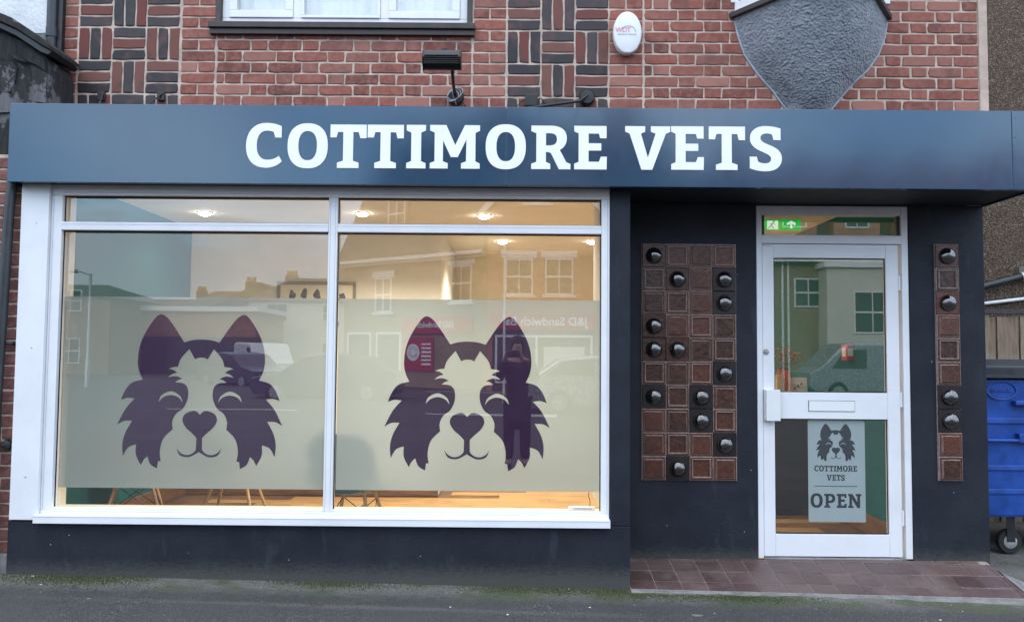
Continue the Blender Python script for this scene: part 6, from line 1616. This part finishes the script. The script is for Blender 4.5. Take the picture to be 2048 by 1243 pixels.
# ---- the photographer, seen as a dim reflection: standing, both hands raised to a phone held before the face
PY = -5.34; PXc = 0.05
ph_z = 1.30; ph_y = CAM[1] - .035
person = thing('person', 'person in dark coat and trousers holding a phone up in front of their face', 'person', (PXc, PY, ground_z(PXc, PY)))
M['coat'] = simple('coat', (.012, .012, .016), .85, var=.3, nscale=30); M['trousers'] = simple('trousers', (.016, .018, .026), .85, var=.3, nscale=30)
M['skin'] = simple('skin', (.50, .30, .22), .55, var=.08, nscale=30); M['hair'] = simple('hair', (.04, .025, .016), .6, var=.3, nscale=60, stretch=(1, 1, .2)); M['shoe'] = simple('shoe', (.012, .011, .011), .5)
G0 = ground_z(PXc, PY)
def skin_obj(name, verts, edges, radii, mat, parent, root=0, sub=2):
    me = bpy.data.meshes.new(name); me.from_pydata([(PXc + x, y, z) for x, y, z in verts], edges, [])
    me.materials.append(mat); o = link(name, me, parent)
    sk = o.modifiers.new('skin', 'SKIN')
    for i, r in enumerate(radii):
        v = me.skin_vertices[0].data[i]; v.radius = (r, r) if isinstance(r, (int, float)) else r; v.use_root = (i == root)
    sm = o.modifiers.new('sub', 'SUBSURF'); sm.levels = sub; sm.render_levels = sub
    for p_ in me.polygons: p_.use_smooth = True
    sk.use_smooth_shade = True
    return o
# body: pelvis, spine, neck, head, arms, hands, legs
hand_z = ph_z - .015
V = [(0, PY, .78), (0, PY + .01, .95), (0, PY, 1.10), (0, PY - .01, 1.20), (0, PY + .015, 1.27), (0, PY + .03, 1.36), (0, PY + .035, 1.45)]
Rr = [.125, .12, .135, .10, .052, .072, .078]
Ed = [(0, 1), (1, 2), (2, 3), (3, 4), (4, 5), (5, 6)]
for sx in (-1, 1):
    b0 = len(V)
    V += [(sx * .165, PY - .01, 1.18), (sx * .23, PY + .06, .985), (sx * .125 - PXc, PY + .24, 1.19), (sx * .098 - PXc, ph_y - .055, hand_z - .03), (sx * .090 - PXc, ph_y - .03, hand_z + .01)]
    Rr += [.058, .046, .034, .026, .028]; Ed += [(3, b0), (b0, b0 + 1), (b0 + 1, b0 + 2), (b0 + 2, b0 + 3), (b0 + 3, b0 + 4)]
    for k, (dz_, ln) in enumerate(((.030, .055), (.012, .060), (-.006, .056), (-.022, .046))):
        f0 = len(V); V += [(sx * .094 - PXc, ph_y - .012 - .004 * k, hand_z + .012 + dz_), (sx * (.086) - PXc, ph_y + .004 if False else ph_y - .022, hand_z + .014 + dz_), (sx * (.086 - ln * .5) - PXc, ph_y - .022, hand_z + .012 + dz_)]
        Rr += [.0095, .009, .008]; Ed += [(b0 + 4, f0), (f0, f0 + 1), (f0 + 1, f0 + 2)]
    f0 = len(V); V += [(sx * .072 - PXc, ph_y - .040, hand_z - .012), (sx * .052 - PXc, ph_y - .030, hand_z + .006)]; Rr += [.011, .0095]; Ed += [(b0 + 4, f0), (f0, f0 + 1)]
    l0 = len(V); V += [(sx * .09, PY, .74), (sx * .10, PY + .02, .40), (sx * .105, PY - .02, G0 + .08), (sx * .115, PY + .13, G0 + .03)]
    Rr += [.085, .06, .042, .036]; Ed += [(0, l0), (l0, l0 + 1), (l0 + 1, l0 + 2), (l0 + 2, l0 + 3)]
skin_obj('body', V, Ed, Rr, M['skin'], person)
# coat over trunk and arms, trousers over legs
Vc = [(0, PY, .34), (0, PY, .80), (0, PY + .01, .96), (0, PY, 1.10), (0, PY - .01, 1.205)]; Rc = [.185, .155, .15, .165, .12]; Ec = [(0, 1), (1, 2), (2, 3), (3, 4)]
for sx in (-1, 1):
    b0 = len(Vc); Vc += [(sx * .17, PY - .01, 1.18), (sx * .235, PY + .06, .98), (sx * .13 - PXc, PY + .23, 1.18), (sx * .105 - PXc, ph_y - .075, hand_z - .045)]; Rc += [.076, .064, .05, .042]; Ec += [(4, b0), (b0, b0 + 1), (b0 + 1, b0 + 2), (b0 + 2, b0 + 3)]
skin_obj('coat', Vc, Ec, Rc, M['coat'], person, 1)
Vt = [(0, PY, .74)]; Rt = [.145]; Et = []
for sx in (-1, 1):
    b0 = len(Vt); Vt += [(sx * .09, PY, .68), (sx * .10, PY + .02, .40), (sx * .105, PY - .015, G0 + .09)]; Rt += [.10, .078, .068]; Et += [(0, b0), (b0, b0 + 1), (b0 + 1, b0 + 2)]
skin_obj('trousers', Vt, Et, Rt, M['trousers'], person)
for sx in (-1, 1):
    skin_obj('shoe', [(sx * .105, PY - .05, G0 + .042), (sx * .108, PY + .05, G0 + .042), (sx * .115, PY + .17, G0 + .034)], [(0, 1), (1, 2)], [(.042, .04), (.046, .04), (.042, .032)], M['shoe'], person)
hr = MB(); hr.lathe([(.002, .115), (.05, .105), (.078, .075), (.092, .03), (.094, -.03), (.088, -.09), (.07, -.12)], (PXc, PY + .018, 1.43), 'z', 22)
hr.v = [(x, y if y < PY + .06 else PY + .06 + (y - PY - .06) * .25, z) for x, y, z in hr.v]; hr.build('hair', M['hair'], person, smooth=True)
for sx in (-1, 1): MB().lathe([(.004, 0), (.010, .004), (.006, .008)], (PXc + sx * .03, PY + .098, 1.425), 'y', 12).build('eye', M['letter_white'], person, smooth=True)
MB().lathe([(.004, .03), (.010, .008), (.013, 0)], (PXc, PY + .105, 1.395), 'z', 10).build('nose', M['skin'], person, smooth=True)
phn = thing('phone', 'black phone held level in both hands by the person', 'phone', (0, ph_y, ph_z))
MB().box(-.078, .078, ph_y - .008, ph_y, ph_z - .037, ph_z + .037).build('case', M['black_glaze'], phn, bevel=.004)
MB().lathe([(.012, 0), (.012, .002), (.004, .002)], (.055, ph_y + .0005, ph_z + .012), 'y', 16).build('lens', M['glass_far'], phn)
